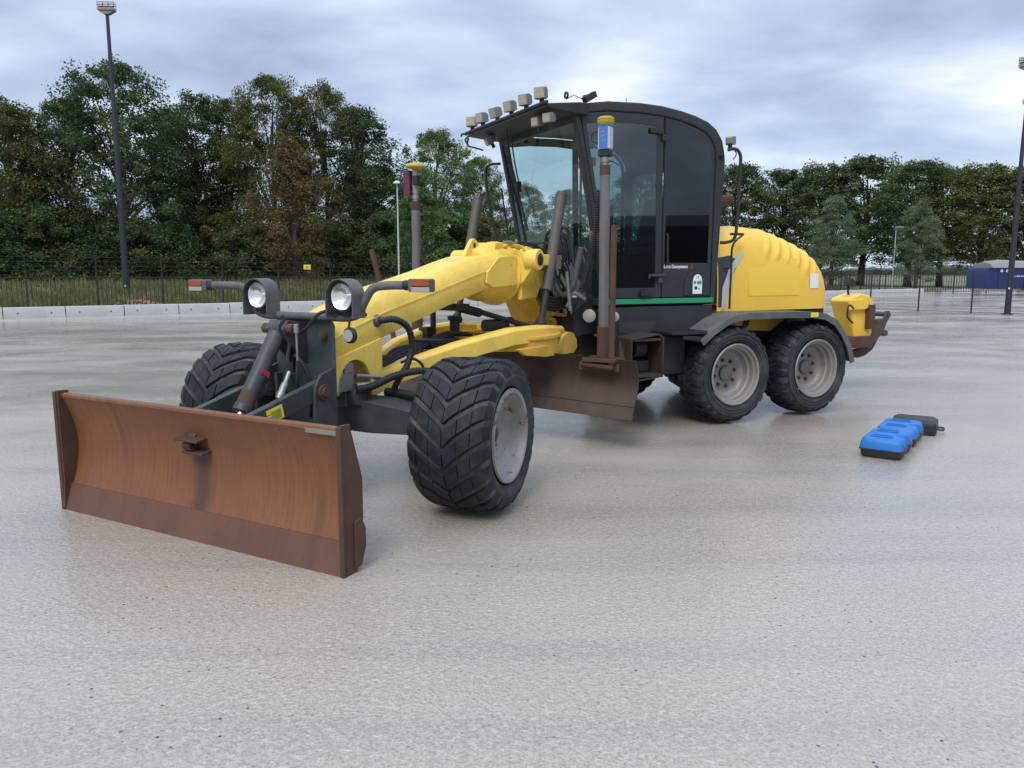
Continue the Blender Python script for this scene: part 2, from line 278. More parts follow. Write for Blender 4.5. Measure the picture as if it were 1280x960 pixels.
# ------------------------------------------------------------------ mesh builder
def frame_matrix(x, axis):
    """matrix whose z axis is 'axis' and origin x"""
    z = Vector(axis).normalized(); up = Vector((0, 0, 1)) if abs(z.z) < 0.95 else Vector((1, 0, 0))
    xx = up.cross(z).normalized(); yy = z.cross(xx)
    return Matrix(((xx.x, yy.x, z.x, x[0]), (xx.y, yy.y, z.y, x[1]), (xx.z, yy.z, z.z, x[2]), (0, 0, 0, 1)))
class MB:
    def __init__(s): s.b = bmesh.new(); s.mi = 0
    def _tag(s, fs):
        for f in fs: f.material_index = s.mi; f.smooth = True
    def mesh(s, vs, fs):
        v = [s.b.verts.new(p) for p in vs]; out = []
        for f in fs:
            try: out.append(s.b.faces.new([v[i] for i in f]))
            except ValueError: pass
        s._tag(out); return s
    def box(s, c, d, rot=None, taper=1.0):
        """centre, full size, optional euler; taper scales the top (z+)"""
        R = Matrix.Identity(3)
        if rot is not None:
            from mathutils import Euler
            R = Euler(rot).to_matrix()
        vs = []
        for z in (-.5, .5):
            k = taper if z > 0 else 1
            for x, y in ((-.5, -.5), (.5, -.5), (.5, .5), (-.5, .5)):
                vs.append(Vector(c) + R @ Vector((x*d[0]*k, y*d[1]*k, z*d[2])))
        return s.mesh(vs, [(3, 2, 1, 0), (4, 5, 6, 7), (0, 1, 5, 4), (1, 2, 6, 5), (2, 3, 7, 6), (3, 0, 4, 7)])
    def bar(s, p0, p1, wd, ht, up=(0, 0, 1)):
        """box from p0 to p1, width across, height towards up"""
        p0 = Vector(p0); p1 = Vector(p1); a = (p1-p0).normalized(); sd = a.cross(Vector(up)).normalized(); u = sd.cross(a)
        vs = []
        for p in (p0, p1):
            for i, j in ((-1, -1), (1, -1), (1, 1), (-1, 1)): vs.append(p + sd*(i*wd/2) + u*(j*ht/2))
        return s.mesh(vs, [(3, 2, 1, 0), (4, 5, 6, 7), (0, 1, 5, 4), (1, 2, 6, 5), (2, 3, 7, 6), (3, 0, 4, 7)])
    def cyl(s, p0, p1, r, r2=None, n=20):
        p0 = Vector(p0); p1 = Vector(p1); r2 = r if r2 is None else r2
        m = frame_matrix(p0, p1-p0); h = (p1-p0).length; vs = []
        for rr, z in ((r, 0), (r2, h)):
            for i in range(n): a = 2*pi*i/n; vs.append(m @ Vector((rr*cos(a), rr*sin(a), z)))
        fs = [(i, (i+1) % n, n+(i+1) % n, n+i) for i in range(n)] + [tuple(range(n-1, -1, -1)), tuple(range(n, 2*n))]
        return s.mesh(vs, fs)
    def lathe(s, o, axis, prof, n=40, closed=False, caps=True):
        """prof: list of (distance along axis, radius)"""
        m = frame_matrix(o, axis); vs = []
        for z, r in prof:
            for i in range(n): a = 2*pi*i/n; vs.append(m @ Vector((r*cos(a), r*sin(a), z)))
        fs = []
        K = len(prof)
        for k in range(K-1 if not closed else K):
            q = (k+1) % K
            for i in range(n): j = (i+1) % n; fs.append((k*n+i, k*n+j, q*n+j, q*n+i))
        if not closed and caps:
            if prof[0][1] > 1e-4: fs.append(tuple(range(n-1, -1, -1)))
            if prof[-1][1] > 1e-4: fs.append(tuple((K-1)*n+i for i in range(n)))
        s.mesh(vs, fs); return s
    def tube(s, pts, r, n=10, smooth=True, sub=6, rf=None):
        P = [Vector(p) for p in pts]
        if smooth and len(P) > 2:
            Q = []
            for i in range(len(P)-1):
                a, b, c, d = P[max(0, i-1)], P[i], P[i+1], P[min(len(P)-1, i+2)]
                for k in range(sub):
                    u = k/sub
                    Q.append(0.5*((2*b)+(c-a)*u+(2*a-5*b+4*c-d)*u*u+(3*b-a-3*c+d)*u**3))
            Q.append(P[-1]); P = Q
        T = (P[1]-P[0]).normalized(); up = Vector((0, 0, 1)) if abs(T.z) < 0.9 else Vector((1, 0, 0))
        nrm = (up - T*up.dot(T)).normalized(); vs = []
        for i, p in enumerate(P):
            t = (P[min(i+1, len(P)-1)]-P[max(i-1, 0)]).normalized()
            nrm = (nrm - t*nrm.dot(t)).normalized(); bn = t.cross(nrm)
            rr = r if rf is None else r*rf(i)
            for k in range(n): a = 2*pi*k/n; vs.append(p+nrm*(rr*cos(a))+bn*(rr*sin(a)))
        K = len(P)
        fs = [(i*n+k, i*n+(k+1) % n, (i+1)*n+(k+1) % n, (i+1)*n+k) for i in range(K-1) for k in range(n)]
        fs += [tuple(range(n-1, -1, -1)), tuple((K-1)*n+k for k in range(n))]
        return s.mesh(vs, fs)
    def prism(s, poly, axis, a, b):
        """polygon (u,v) extruded along axis from a to b. axis 'y': (x,z); 'x': (y,z); 'z': (x,y)"""
        def P(u, v, w): return {'y': (u, w, v), 'x': (w, u, v), 'z': (u, v, w)}[axis]
        n = len(poly); vs = [P(u, v, a) for u, v in poly] + [P(u, v, b) for u, v in poly]
        fs = [tuple(range(n-1, -1, -1)), tuple(range(n, 2*n))] + [(i, (i+1) % n, n+(i+1) % n, n+i) for i in range(n)]
        return s.mesh(vs, fs)
    def ring(s, outer, inner, axis, a, b):
        def P(u, v, w): return {'y': (u, w, v), 'x': (w, u, v), 'z': (u, v, w)}[axis]
        n = len(outer)
        vs = [P(u, v, w) for w in (a, b) for pl in (outer, inner) for u, v in pl]
        fs = []
        for i in range(n):
            j = (i+1) % n
            fs += [(i, j, n+j, n+i), (2*n+i, 3*n+i, 3*n+j, 2*n+j), (i, 2*n+i, 2*n+j, j), (n+i, n+j, 3*n+j, 3*n+i)]
        return s.mesh(vs, fs)
    def loft(s, secs, cap=True):
        n = len(secs[0]); vs = [p for sec in secs for p in sec]; K = len(secs)
        fs = [(k*n+i, k*n+(i+1) % n, (k+1)*n+(i+1) % n, (k+1)*n+i) for k in range(K-1) for i in range(n)]
        if cap: fs += [tuple(range(n-1, -1, -1)), tuple((K-1)*n+i for i in range(n))]
        return s.mesh(vs, fs)
    def build(s, name, mats, parent=None, bevel=0.0, seg=2, sharp=38, xf=None):
        bm = s.b
        bmesh.ops.remove_doubles(bm, verts=bm.verts, dist=1e-5)
        bmesh.ops.recalc_face_normals(bm, faces=bm.faces)
        ca = radians(sharp)
        for e in bm.edges:
            if len(e.link_faces) == 2 and e.calc_face_angle(0) > ca: e.smooth = False
        me = bpy.data.meshes.new(name); bm.to_mesh(me); bm.free()
        if not isinstance(mats, (list, tuple)): mats = [mats]
        for m_ in mats: me.materials.append(M[m_] if isinstance(m_, str) else m_)
        o = bpy.data.objects.new(name, me); COL.objects.link(o)
        if parent: o.parent = parent
        if bevel > 0:
            md = o.modifiers.new('bevel', 'BEVEL'); md.width = bevel; md.segments = seg; md.limit_method = 'ANGLE'; md.angle_limit = radians(40); md.harden_normals = True
        if xf is not None: o.matrix_local = xf
        return o
def empty(name, loc=(0, 0, 0), rz=0, parent=None):
    o = bpy.data.objects.new(name, None); COL.objects.link(o); o.location = loc; o.rotation_euler = (0, 0, rz); o.empty_display_size = 0.2
    if parent: o.parent = parent
    return o
def tag(o, label=None, cat=None, group=None, kind=None):
    if label: o['label'] = label
    if cat: o['category'] = cat
    if group: o['group'] = group
    if kind: o['kind'] = kind
    return o
def copy_tree(o, parent=None):
    c = o.copy(); COL.objects.link(c); c.parent = parent
    for ch in [q for q in bpy.data.objects if q.parent == o and q is not c]: copy_tree(ch, c)
    return c
def text_mesh(body, size, name, mat, parent, xf, depth=0.0008, bold=0.0, sx=1.0):
    cu = bpy.data.curves.new(name, 'FONT'); cu.body = body; cu.size = size; cu.extrude = depth; cu.offset = bold; cu.align_x = 'LEFT'
    to = bpy.data.objects.new(name, cu); COL.objects.link(to)
    dg = bpy.context.evaluated_depsgraph_get(); me = bpy.data.meshes.new_from_object(to.evaluated_get(dg))
    bpy.data.objects.remove(to); me.name = name; me.materials.clear(); me.materials.append(M[mat])
    for v in me.vertices: v.co.x *= sx
    o = bpy.data.objects.new(name, me); COL.objects.link(o); o.parent = parent; o.matrix_local = xf
    return o

# ================================================================== SETTING
KD = Vector((cos(radians(32.3)), sin(radians(32.3)), 0)); KN = Vector((-KD.y, KD.x, 0)); K0 = Vector((-18.73, 28.2, 0))
g = MB(); g.mesh([(-900, -300, -.012), (900, -300, -.012), (900, 1500, -.012), (-900, 1500, -.012)], [(0, 1, 2, 3)])
tag(g.build('grass_field', 'grass'), kind='structure')
def kp(s, d): p = K0 + KD*s + KN*d; return (p.x, p.y, 0)
g = MB(); a = kp(-60, .5); b_ = kp(58, .5)
g.mesh([(-120, -70, 0), (120, -70, 0), (120, 79, 0), (46, 79, 0), (b_[0], b_[1], 0), (a[0], a[1], 0)], [(0, 1, 2, 3, 4, 5)])
tag(g.build('yard_ground', 'ground'), kind='structure')
g = MB(); n_ = 40
vs_ = []
for i in range(n_+1):
    for d_, z_ in ((3.2, -.02), (5.5, .45), (8.5, .95), (13, 1.05), (30, .9), (60, -.1)):
        q = kp(-30+88*i/n_, d_); vs_.append((q[0], q[1], z_*(1 if i < n_-3 else max(0, (n_-i)/3))+.04*sin(i*1.3+d_) if z_ > 0 else z_))
g.mesh(vs_, [(i*6+k, (i+1)*6+k, (i+1)*6+k+1, i*6+k+1) for i in range(n_) for k in range(5)])
tag(g.build('grass_bank', 'grass'), kind='structure')
# low distant tree line and fields far behind the right-hand trees
def far_ridge():
    g = MB(); rnd = random.Random(3)
    n = 260; vs = []; 
    for i in range(n+1):
        x = -350+i*800/n; h = 4.6+.7*math.sin(i*.13)+.5*math.sin(i*.41+1)+rnd.uniform(-.5, .5)
        for (dy_, z) in ((0, -.02), (-1.5, h*.7), (2.5, h), (6, h*.8), (8, -.02)): vs.append((x, 470+dy_+rnd.uniform(-.8, .8), z))
    fs = [(i*5+k, (i+1)*5+k, (i+1)*5+k+1, i*5+k+1) for i in range(n) for k in range(4)]
    g.mesh(vs, fs)
    m, t = mk('far_wood'); co = t.new('ShaderNodeTexCoord').outputs['Object']
    c = ramp(t, noise(t, co, 0.25, 6, .7), (0.045, 0.065, 0.055), (0.09, 0.115, 0.085), 0.4, 0.6); t.link(c, t.b.inputs['Base Color']); t.b.inputs['Roughness'].default_value = 1
    bump(t, noise(t, co, .4, 5), 1.0, 2.0)
    o = g.build('far_woodland', m); tag(o, 'low blue-green woodland on the horizon under the right-hand trees', 'woodland', kind='stuff')
far_ridge()

# ---- concrete barrier blocks along the yard edge
bg_ = MB()
bg_.prism([(-.22, 0), (.22, 0), (.20, .40), (.19, .42), (-.19, .42), (-.20, .40)], 'x', 0, 1.97)
# profile is in (y,z) because the prism runs along x
blk = bg_.build('concrete_block', 'concrete', bevel=.012)
tag(blk, 'long pale concrete barrier block in the row along the fence', 'barrier', 'concrete barrier blocks along the yard edge')
hb = MB()
for u in (.45, 1.52): hb.cyl((u, -.212, .2), (u, -.206, .2), .03, n=12)
lh = hb.build('lifting_hole', 'dark', blk)
first = True
sgap = -6
k = 0; s_ = -8.0
blk_n = 0
while s_ < 60:
    o = blk if first else copy_tree(blk)
    first = False
    p = kp(s_, 0); o.location = (p[0], p[1]+0.22, random.uniform(-.02, 0.0)); o.rotation_euler = (0, 0, radians(32.3)+random.uniform(-.006, .006))
    blk_n += 1; s_ += 2.0

# ---- black bar fence behind the blocks
def bar_fence(p0, p1, h, post_h, step, bar_gap, label, wires=True, thin=.022, group=None):
    p0 = Vector(p0); p1 = Vector(p1); d = (p1-p0); Ln = d.length; d.normalize()
    root = empty('bar_fence', p0, atan2(d.y, d.x)); tag(root, label, 'fence', group)
    n = int(round(Ln/step)); st = Ln/n
    pm = MB(); pm.box((0, 0, (h+.1)/2), (.07, .07, h+.1)); pm.box((0, 0, post_h/2), (.035, .035, post_h)); post0 = pm.build('post', 'fence', root)
    for i in range(1, n+1):
        q = post0.copy(); COL.objects.link(q); q.parent = root; q.location = (i*st, 0, 0)
    qm = MB(); nb = int(st/bar_gap)
    for i in range(1, nb): qm.box((i*st/nb, 0, h/2+.03), (thin, thin, h-.06))
    for z in (.14, h-.12): qm.box((st/2, -.03, z), (st, .035, .035))
    pan0 = qm.build('bar_panel', 'fence', root)
    for i in range(1, n):
        q = pan0.copy(); COL.objects.link(q); q.parent = root; q.location = (i*st, 0, 0)
    if wires:
        wm = MB()
        for z in (h+.15, h+.33, h+.52, post_h-.05): wm.cyl((0, 0, z), (Ln, 0, z), .008, n=5)
        wm.build('top_wire', 'fence', root)
    return root
bar_fence(kp(-9, 2.4), kp(58, 2.4), 1.6, 2.35, 2.5, .16, 'long black bar fence behind the concrete blocks at the edge of the trees')
sg = MB(); sg.prism([(-.17, -.11), (.17, -.11), (.17, .11), (-.17, .11)], 'y', 0, .012)
p = kp(12.2, 2.3)
so_ = sg.build('warning_sign', 'label_yellow', bevel=.004); so_.location = (p[0], p[1], 1.93); so_.rotation_euler = (0, 0, radians(32.3))
tag(so_, 'small yellow warning sign hanging on the black fence, left of the lamps', 'sign')
sg = MB(); sg.ring([(-.07, -.05), (.07, -.05), (0, .07)], [(-.045, -.036), (.045, -.036), (0, .04)], 'y', -.004, -.001); sg.build('triangle_symbol', 'black_decal', so_)
# ---- fences on the right
bar_fence((23.5, 60.5, 0), (52, 67.3, 0), 1.5, 1.62, 3.1, .24, 'distant black bar fence in front of the right-hand trees', wires=False, thin=.03)
def mesh_fence(p0, p1, h, step, label, first_thick=True):
    p0 = Vector(p0); p1 = Vector(p1); d = (p1-p0); Ln = d.length; d.normalize()
    root = empty('wire_fence', p0, atan2(d.y, d.x)); tag(root, label, 'fence')
    n = int(round(Ln/step)); st = Ln/n
    pm = MB(); pm.box((0, 0, h/2), (.05, .05, h)); pst = pm.build('post', 'fence', root)
    for i in range(1, n+1):
        q = pst.copy(); COL.objects.link(q); q.parent = root; q.location = (i*st, 0, 0)
    wm = MB()
    for z in (.05, h*.98): wm.cyl((0, 0, z), (Ln, 0, z), .012, n=5)
    for z in (.3, .55, .8, 1.05, 1.3): wm.cyl((0, 0, z), (Ln, 0, z), .004, n=4)
    wm.build('wire', 'fence', root)
mesh_fence((16.34, 35.28, 0), (23.3, 27.5, 0), 1.6, 1.9, 'open wire fence with thin black posts on the concrete at the right')

# ---- lamp posts
def floodlight_mast(loc, h, r0, label, rz):
    root = empty('floodlight_mast', loc, rz); tag(root, label, 'light mast', 'tall dark floodlight masts')
    m_ = MB(); m_.cyl((0, 0, 0), (0, 0, h-.35), r0, r0*.42, 16); m_.cyl((0, 0, 0), (0, 0, .03), r0*1.7, n=16); m_.build('pole', 'pole_dark', root)
    m_ = MB(); m_.cyl((0, -r0-.004, 1.05), (0, -r0+.02, 1.05), .035, n=10); m_.build('number_disc', 'white', root)
    m_ = MB(); m_.prism([(-.36, -.12), (.36, -.12), (.36, .0), (-.36, .0)], 'y', -.16, .16)
    m_.prism([(-.1, -.28), (.1, -.28), (.36, -.12), (-.36, -.12)], 'y', -.12, .12)
    f = m_.build('lamp_head', 'alu', root, bevel=.01); f.location = (0, 0, h-.2)
    m_ = MB()
    for x in (-.36, -.12, .12, .36): m_.box((x, -.12, .12), (.02, .02, .24)); m_.box((x, .12, .12), (.02, .02, .24))
    for z in (.12, .23):
        for y in (-.12, .12): m_.box((0, y, z), (.74, .02, .02))
    f2 = m_.build('rack', 'grey', f)
    m_ = MB()
    for x in (-.24, 0, .24): m_.box((x, -.05, .12), (.2, .12, .16), (radians(-20), 0, 0))
    m_.build('flood_lamp', 'clear_lens', f)
    return root
floodlight_mast((-18.32, 36.87, 0), 13.7, .165, 'very tall dark floodlight mast behind the blocks at the left', radians(5))
fm = floodlight_mast((20.06, 31.26, 0), 9.9, .12, 'dark floodlight mast carrying a dome camera at the right edge', radians(-40))
cmn = MB(); cmn.cyl((0, 0, 8.25), (-.22, -.2, 8.3), .03, n=8)
cmn.lathe((-.25, -.22, 8.33), (0, 0, -1), [(0, .03), (.02, .09), (.13, .1), (.16, .09), (.21, .06), (.235, .001)], 16)
cc = cmn.build('dome_camera', 'pole_pale', None); tag(cc, 'white dome camera bracketed on the right-hand mast', 'camera'); cc.location = (20.06, 31.26, 0); cc.rotation_euler = (0, 0, radians(8))
def street_lamp(loc, h, kind, label, r=.06):
    root = empty('street_lamp', loc); tag(root, label, 'street lamp')
    m_ = MB(); m_.cyl((0, 0, 0), (0, 0, h), r, r*.6, 12); m_.build('pole', 'pole_pale', root)
    m_ = MB()
    if kind == 'dome': m_.lathe((0, 0, h-.02), (0, 0, 1), [(0, .08), (.02, .24), (.10, .2), (.17, .1), (.19, .001)], 20)
    else: m_.box((.3, 0, h+.03), (.75, .24, .1)); 
    m_.build('lamp_head', 'pole_pale', root, bevel=.015)
street_lamp((-6.25, 43.0, 0), 6.45, 'dome', 'pale lamp post with a flat round head, just left of the far receiver mast')
street_lamp((39.2, 80, 0), 6.2, 'arm', 'pale lamp post between the two light willows at the right')
street_lamp((56.5, 88, 0), 5.9, 'arm', 'pale lamp post behind the parked blue trailer')

# ---- rubble heap behind the fence
rm = MB(); rnd = random.Random(5)
for i in range(420):
    u = rnd.gauss(0, 1.0); v = rnd.gauss(0, .5); hh = max(0, .42*math.exp(-(u/1.4)**2-(v/.6)**2))
    p = kp(5.2+u, 4.2+v); s_ = rnd.uniform(.06, .14)
    rm.box((p[0], p[1], rnd.uniform(.0, 1)*hh+.02), (s_*1.6, s_, s_*.8), (rnd.uniform(0, 3), rnd.uniform(0, 3), rnd.uniform(0, 3)))
tag(rm.build('brick_rubble', 'brick'), 'low heap of broken brick rubble behind the fence at the left', 'rubble', kind='stuff')

# ---- rough grass behind the fence
def tufts(n, name, label, fn, hmin, hmax, seed=1):
    r = random.Random(seed); vs = []; fs = []; at = []
    for i in range(n):
        x, y, zg = fn(r); h = r.uniform(hmin, hmax)*(.4+.6*math.sin(x*.9+y*1.7)**2); a = r.uniform(0, 2*pi); w_ = r.uniform(.015, .04); 
        lx, ly = r.gauss(0, .25)*h, r.gauss(0, .25)*h; k = len(vs)
        vs += [(x-w_*cos(a), y-w_*sin(a), zg-.02), (x+w_*cos(a), y+w_*sin(a), zg-.02), (x+lx, y+ly, zg+h)]; fs.append((k, k+1, k+2)); at.append(min(1, max(0, r.gauss(.6, .25))))
    me = bpy.data.meshes.new(name); me.from_pydata(vs, [], fs); me.materials.append(M['grass_blade'])
    A = me.attributes.new('leaf', 'FLOAT', 'FACE'); A.data.foreach_set('value', at)
    o = bpy.data.objects.new(name, me); COL.objects.link(o); tag(o, label, 'grass', kind='stuff'); return o
def gf(r):
    d = 2.6+abs(r.gauss(0, 5)); p = kp(r.uniform(-6, 56), d); return p[0], p[1], float(np.interp(d, (3.2, 5.5, 8.5, 13, 30), (0, .45, .95, 1.05, .9)))
tufts(90000, 'rough_grass', 'tall rough grass growing behind the black fence', gf, .1, .55)

# ================================================================== TREES
def crown_mesh(name, seed, shape, n_clump, per, leaf, base=.18, csz=1.0):
    """unit tree: height 1, crown radius given by shape(t) (t = 0..1 up the crown); leaves gathered on boughs"""
    r = random.Random(seed); rg = np.random.default_rng(seed); clumps = []
    while len(clumps) < n_clump:
        t = r.random()**.85; z = base+(1-base)*t; R = shape(t)
        a = r.uniform(0, 2*pi); q = sqrt(r.uniform(.10, 1))
        lump = 1+.20*sin(a*3+seed+t*5)+.13*sin(a*5+t*9+seed*2)
        clumps.append((R*q*cos(a)*lump, R*q*sin(a)*lump, z+r.gauss(0, .012), csz*r.uniform(.03, .085)*(1.15-.35*t), min(1, max(0, r.gauss(.42, .2)))))
    C = np.array(clumps); C = np.repeat(C, per, axis=0); n = len(C)
    d = rg.normal(size=(n, 3)); d /= np.linalg.norm(d, axis=1)[:, None]; d *= (rg.random(n)**.42)[:, None]
    d[:, 2] = d[:, 2]*.62 - .25*(d[:, 0]**2+d[:, 1]**2)
    # ragged edges: a few leaves thrown further out, mostly upward
    far = rg.random(n) < .10; d[far] *= 1.45
    c = C[:, :3] + d*C[:, 3:4]
    u = rg.normal(size=(n, 3)); u[:, 2] += 1.1*np.sign(rg.random(n)-.1); u /= np.linalg.norm(u, axis=1)[:, None]
    h = rg.normal(size=(n, 3)); v = np.cross(u, h); v /= np.linalg.norm(v, axis=1)[:, None]; w2 = np.cross(u, v)
    s = (leaf*rg.uniform(.5, 1.3, n))[:, None]
    V = np.empty((n, 4, 3)); V[:, 0] = c-v*s; V[:, 1] = c-w2*s*.6; V[:, 2] = c+v*s; V[:, 3] = c+w2*s*.6
    me = bpy.data.meshes.new(name); me.vertices.add(n*4); me.loops.add(n*4); me.polygons.add(n)
    me.vertices.foreach_set('co', V.astype(np.float32).ravel()); me.loops.foreach_set('vertex_index', np.arange(n*4, dtype=np.int32))
    me.polygons.foreach_set('loop_start', np.arange(0, n*4, 4, dtype=np.int32)); me.update(calc_edges=True); me.materials.append(M['leaf_dark'])
    A = me.attributes.new('leaf', 'FLOAT', 'FACE'); A.data.foreach_set('value', np.clip(C[:, 4]+rg.normal(size=n)*.2, 0, 1).astype(np.float32))
    return me, clumps
def trunk_mesh(name, seed, clumps, base, r0=.022):
    r = random.Random(seed+99); g = MB()
    lean = (r.uniform(-.02, .02), r.uniform(-.02, .02))
    P = [Vector((lean[0]*t*2, lean[1]*t*2, t*.8)) for t in [0, .15, .3, .5, .7, 1.0]]
    g.tube(P, r0, 8, sub=2, rf=lambda i: max(.12, 1.15-i*.1))
    for c in r.sample(clumps, min(26, len(clumps))):
        z0 = max(base*.6, min(.7, c[2]*r.uniform(.45, .75))); a = Vector((lean[0]*z0*2, lean[1]*z0*2, z0)); e = Vector(c[:3])
        mdp = (a+e)/2+Vector((0, 0, .03)); g.tube([a, mdp, e], r0*.38, 6, sub=3, rf=lambda i: max(.15, 1-i*.15))
    bm = g.b
    me = bpy.data.meshes.new(name); bm.to_mesh(me); bm.free(); me.materials.append(M['bark']); return me
oak = lambda t: .36*(max(0, 1-(2*t-.75)**2*.55))**.5*(1-.15*t) if t < .85 else .36*.62*sqrt(max(0, (1-t)/.15))+.02
tall = lambda t: .20*sqrt(max(0.02, 1-(1.7*t-.7)**2*.95))
popl = lambda t: .24*sqrt(max(0.07, 1-(1.55*t-.62)**2))
will = lambda t: .26*sqrt(max(0.04, 1-(1.7*t-.65)**2))
VAR = {}
def variant(key, seed, shape, nc, per, leaf, base):
    me, cl = crown_mesh('crown', seed, shape, nc, per, leaf, base, 2.2 if key == 'bush' else 1.0); VAR.setdefault(key, []).append((me, trunk_mesh('trunk', seed, cl, base)))
for sd in (1, 2, 3, 4): variant('oak', sd, oak, 330, 150, .0062, .05)
for sd in (11, 12, 13): variant('tall', sd, tall, 230, 150, .0062, .05)
for sd in (21, 22, 23, 24): variant('poplar', sd, popl, 290, 110, .0078, .19)
for sd in (31, 32): variant('willow', sd, will, 190, 150, .0068, .12)
for sd in (41, 42): variant('birch', sd, lambda t: .20*sqrt(max(0.03, 1-(1.6*t-.5)**2)), 170, 170, .0065, .08)
bush = lambda t: .62*sqrt(max(.05, 1-t*t))
for sd in (51, 52, 53): variant('bush', sd, bush, 150, 190, .014, 0.0)
def ray(px, py):
    x = (px-640)/962; y = -(py-480)/962
    return Vector((x, cos(PITCH)+y*sin(PITCH), -sin(PITCH)+y*cos(PITCH)))
def place(px, dist, top):
    r = ray(px, top); k = dist/math.hypot(r.x, r.y); return Vector((r.x*k, r.y*k, 0)), 1.7+k*r.z
def tree(key, vi, px, dist, top, wide, leaf, label, cat='tree', group='trees behind the fence', name=None):
    loc, h = place(px, dist, top)
    me, tm = VAR[key][vi % len(VAR[key])]
    root = empty(name or {'oak': 'oak_tree', 'tall': 'broadleaf_tree', 'poplar': 'poplar_tree', 'willow': 'willow_tree', 'birch': 'birch_tree', 'bush': 'bush'}[key], loc, random.uniform(0, 6.28))
    tag(root, label, cat, group)
    root.scale = (wide*h, wide*h, h)
    o = bpy.data.objects.new('crown', me); COL.objects.link(o); o.parent = root
    o.material_slots[0].link = 'OBJECT'; o.material_slots[0].material = M[leaf]
    if key != 'bush':
        t_ = bpy.data.objects.new('trunk', tm); COL.objects.link(t_); t_.parent = root
    return root
LT = [  # left wood
 ('oak', 0, -25, 58, 120, 1.0, 'leaf_olive', 'olive-brown tree cut by the left edge of the photo'),
 ('tall', 1, 12, 54, 134, 1.15, 'leaf_olive', 'olive tree second from the left, narrower than the big dark one beside it'),
 ('oak', 1, 78, 56, 128, .85, 'leaf_dark', 'dark shoulder tree directly left of the tall floodlight mast'),
 ('oak', 2, 140, 54, 84, 1.0, 'leaf_dark', 'tallest dark green broad tree, behind the tall left floodlight mast'),
 ('tall', 0, 200, 60, 140, 1.1, 'leaf_dark', 'dark tree filling in on the right shoulder of the tallest tree'),
 ('tall', 2, 240, 58, 121, 1.05, 'leaf_dark', 'slim dark green tree in the dip right of the tallest tree'),
 ('tall', 0, 282, 60, 128, 1.0, 'leaf_dark', 'slim dark tree just left of the olive pair of treetops'),
 ('oak', 3, 335, 56, 100, .72, 'leaf_olive', 'high olive-yellow tree behind the brown birch'),
 ('oak', 1, 402, 57, 110, .75, 'leaf_olive', 'olive-green tree right of the brown birch'),
 ('tall', 1, 450, 56, 138, 1.3, 'leaf_dark', 'dark tree sloping down at the right end of the left wood'),
 ('birch', 0, 362, 49, 178, 1.3, 'leaf_brown', 'reddish brown birch in front of the olive trees'),
 ('oak', 2, 470, 64, 210, 1.1, 'leaf_dark', 'lower dark tree in the dip left of the far receiver mast'),
 ('oak', 0, 545, 56, 168, .95, 'leaf_green', 'round fresh green tree behind the far receiver mast'),
 ('oak', 3, 598, 60, 200, .8, 'leaf_green', 'green tree seen just left of the cab'),
 ('birch', 1, 525, 47, 225, 1.3, 'leaf_green', 'small bright yellow-green tree behind the boom'),
 ('oak', 1, 655, 60, 232, .9, 'leaf_dark', 'tree seen through the left part of the cab windscreen'),
 ('oak', 2, 712, 66, 240, 1.0, 'leaf_dark', 'tree seen through the right part of the cab windscreen'),
]
for a in LT: tree(*a)
# undergrowth
for i, (px, top) in enumerate([(-10, 268), (40, 255), (95, 262), (150, 275), (205, 282), (262, 270), (315, 282), (372, 268), (430, 280), (485, 270), (540, 262), (592, 272), (648, 290), (705, 290)]):
    names = ['at the left edge of the photo', 'below the olive tree near the left edge', 'just left of the tall floodlight mast', 'behind the foot of the tall floodlight mast', 'right of the tall floodlight mast',
             'above the yellow warning sign', 'left of the brown birch', 'at the foot of the brown birch', 'behind the left round work lamp and right of the birch', 'left of the pale round-headed lamp post',
             'behind the far receiver mast', 'behind the top of the yellow boom', 'hidden mostly by the cab front', 'behind the cab']
    tree('bush', i, px, 52+(i % 3)*1.5, top, 1.15, ['leaf_dark', 'leaf_olive', 'leaf_green'][(i*2) % 3], 'bushy undergrowth ' + names[i], 'bush', 'undergrowth below the left trees', name='bush')
RT = [
 ('poplar', 0, 800, 112, 214, 1.0, 'poplar hidden mostly behind the cab'),
 ('poplar', 1, 868, 110, 212, 1.0, 'poplar behind the rear edge of the cab'),
 ('poplar', 2, 922, 106, 210, 1.1, 'poplar just right of the cab, above the exhaust pipe'),
 ('poplar', 3, 978, 110, 208, 1.1, 'poplar above the ribbed end of the engine hood'),
 ('poplar', 0, 1030, 106, 207, 1.15, 'poplar behind the left light willow'),
 ('poplar', 1, 1085, 108, 203, 1.15, 'poplar between the two light willows'),
 ('poplar', 2, 1145, 100, 200, 1.2, 'poplar behind the right light willow'),
 ('poplar', 3, 1185, 104, 203, 1.1, 'poplar just right of the right light willow'),
 ('poplar', 0, 1235, 98, 210, 1.2, 'poplar left of the right-hand mast behind the trailer'),
 ('poplar', 1, 1290, 96, 206, 1.25, 'poplar cut by the right edge of the photo'),
]
for k_, vi, px, d_, top, wd, lb in RT: tree(k_, vi, px, d_, top+[0, 5, -3, 7, 1, -5, 3, 8, -2, 4][RT.index((k_, vi, px, d_, top, wd, lb))], wd*1.16, 'leaf_poplar_olive' if px > 1210 else 'leaf_poplar', lb, 'tree', 'row of poplars on the right')
tree('willow', 0, 1045, 84, 248, 1.15, 'leaf_willow', 'pale grey-green willow right above the engine hood', 'tree', 'pale willows in front of the poplars')
tree('willow', 1, 1152, 84, 254, 1.0, 'leaf_willow', 'pale grey-green willow right of the distant lamp post', 'tree', 'pale willows in front of the poplars')

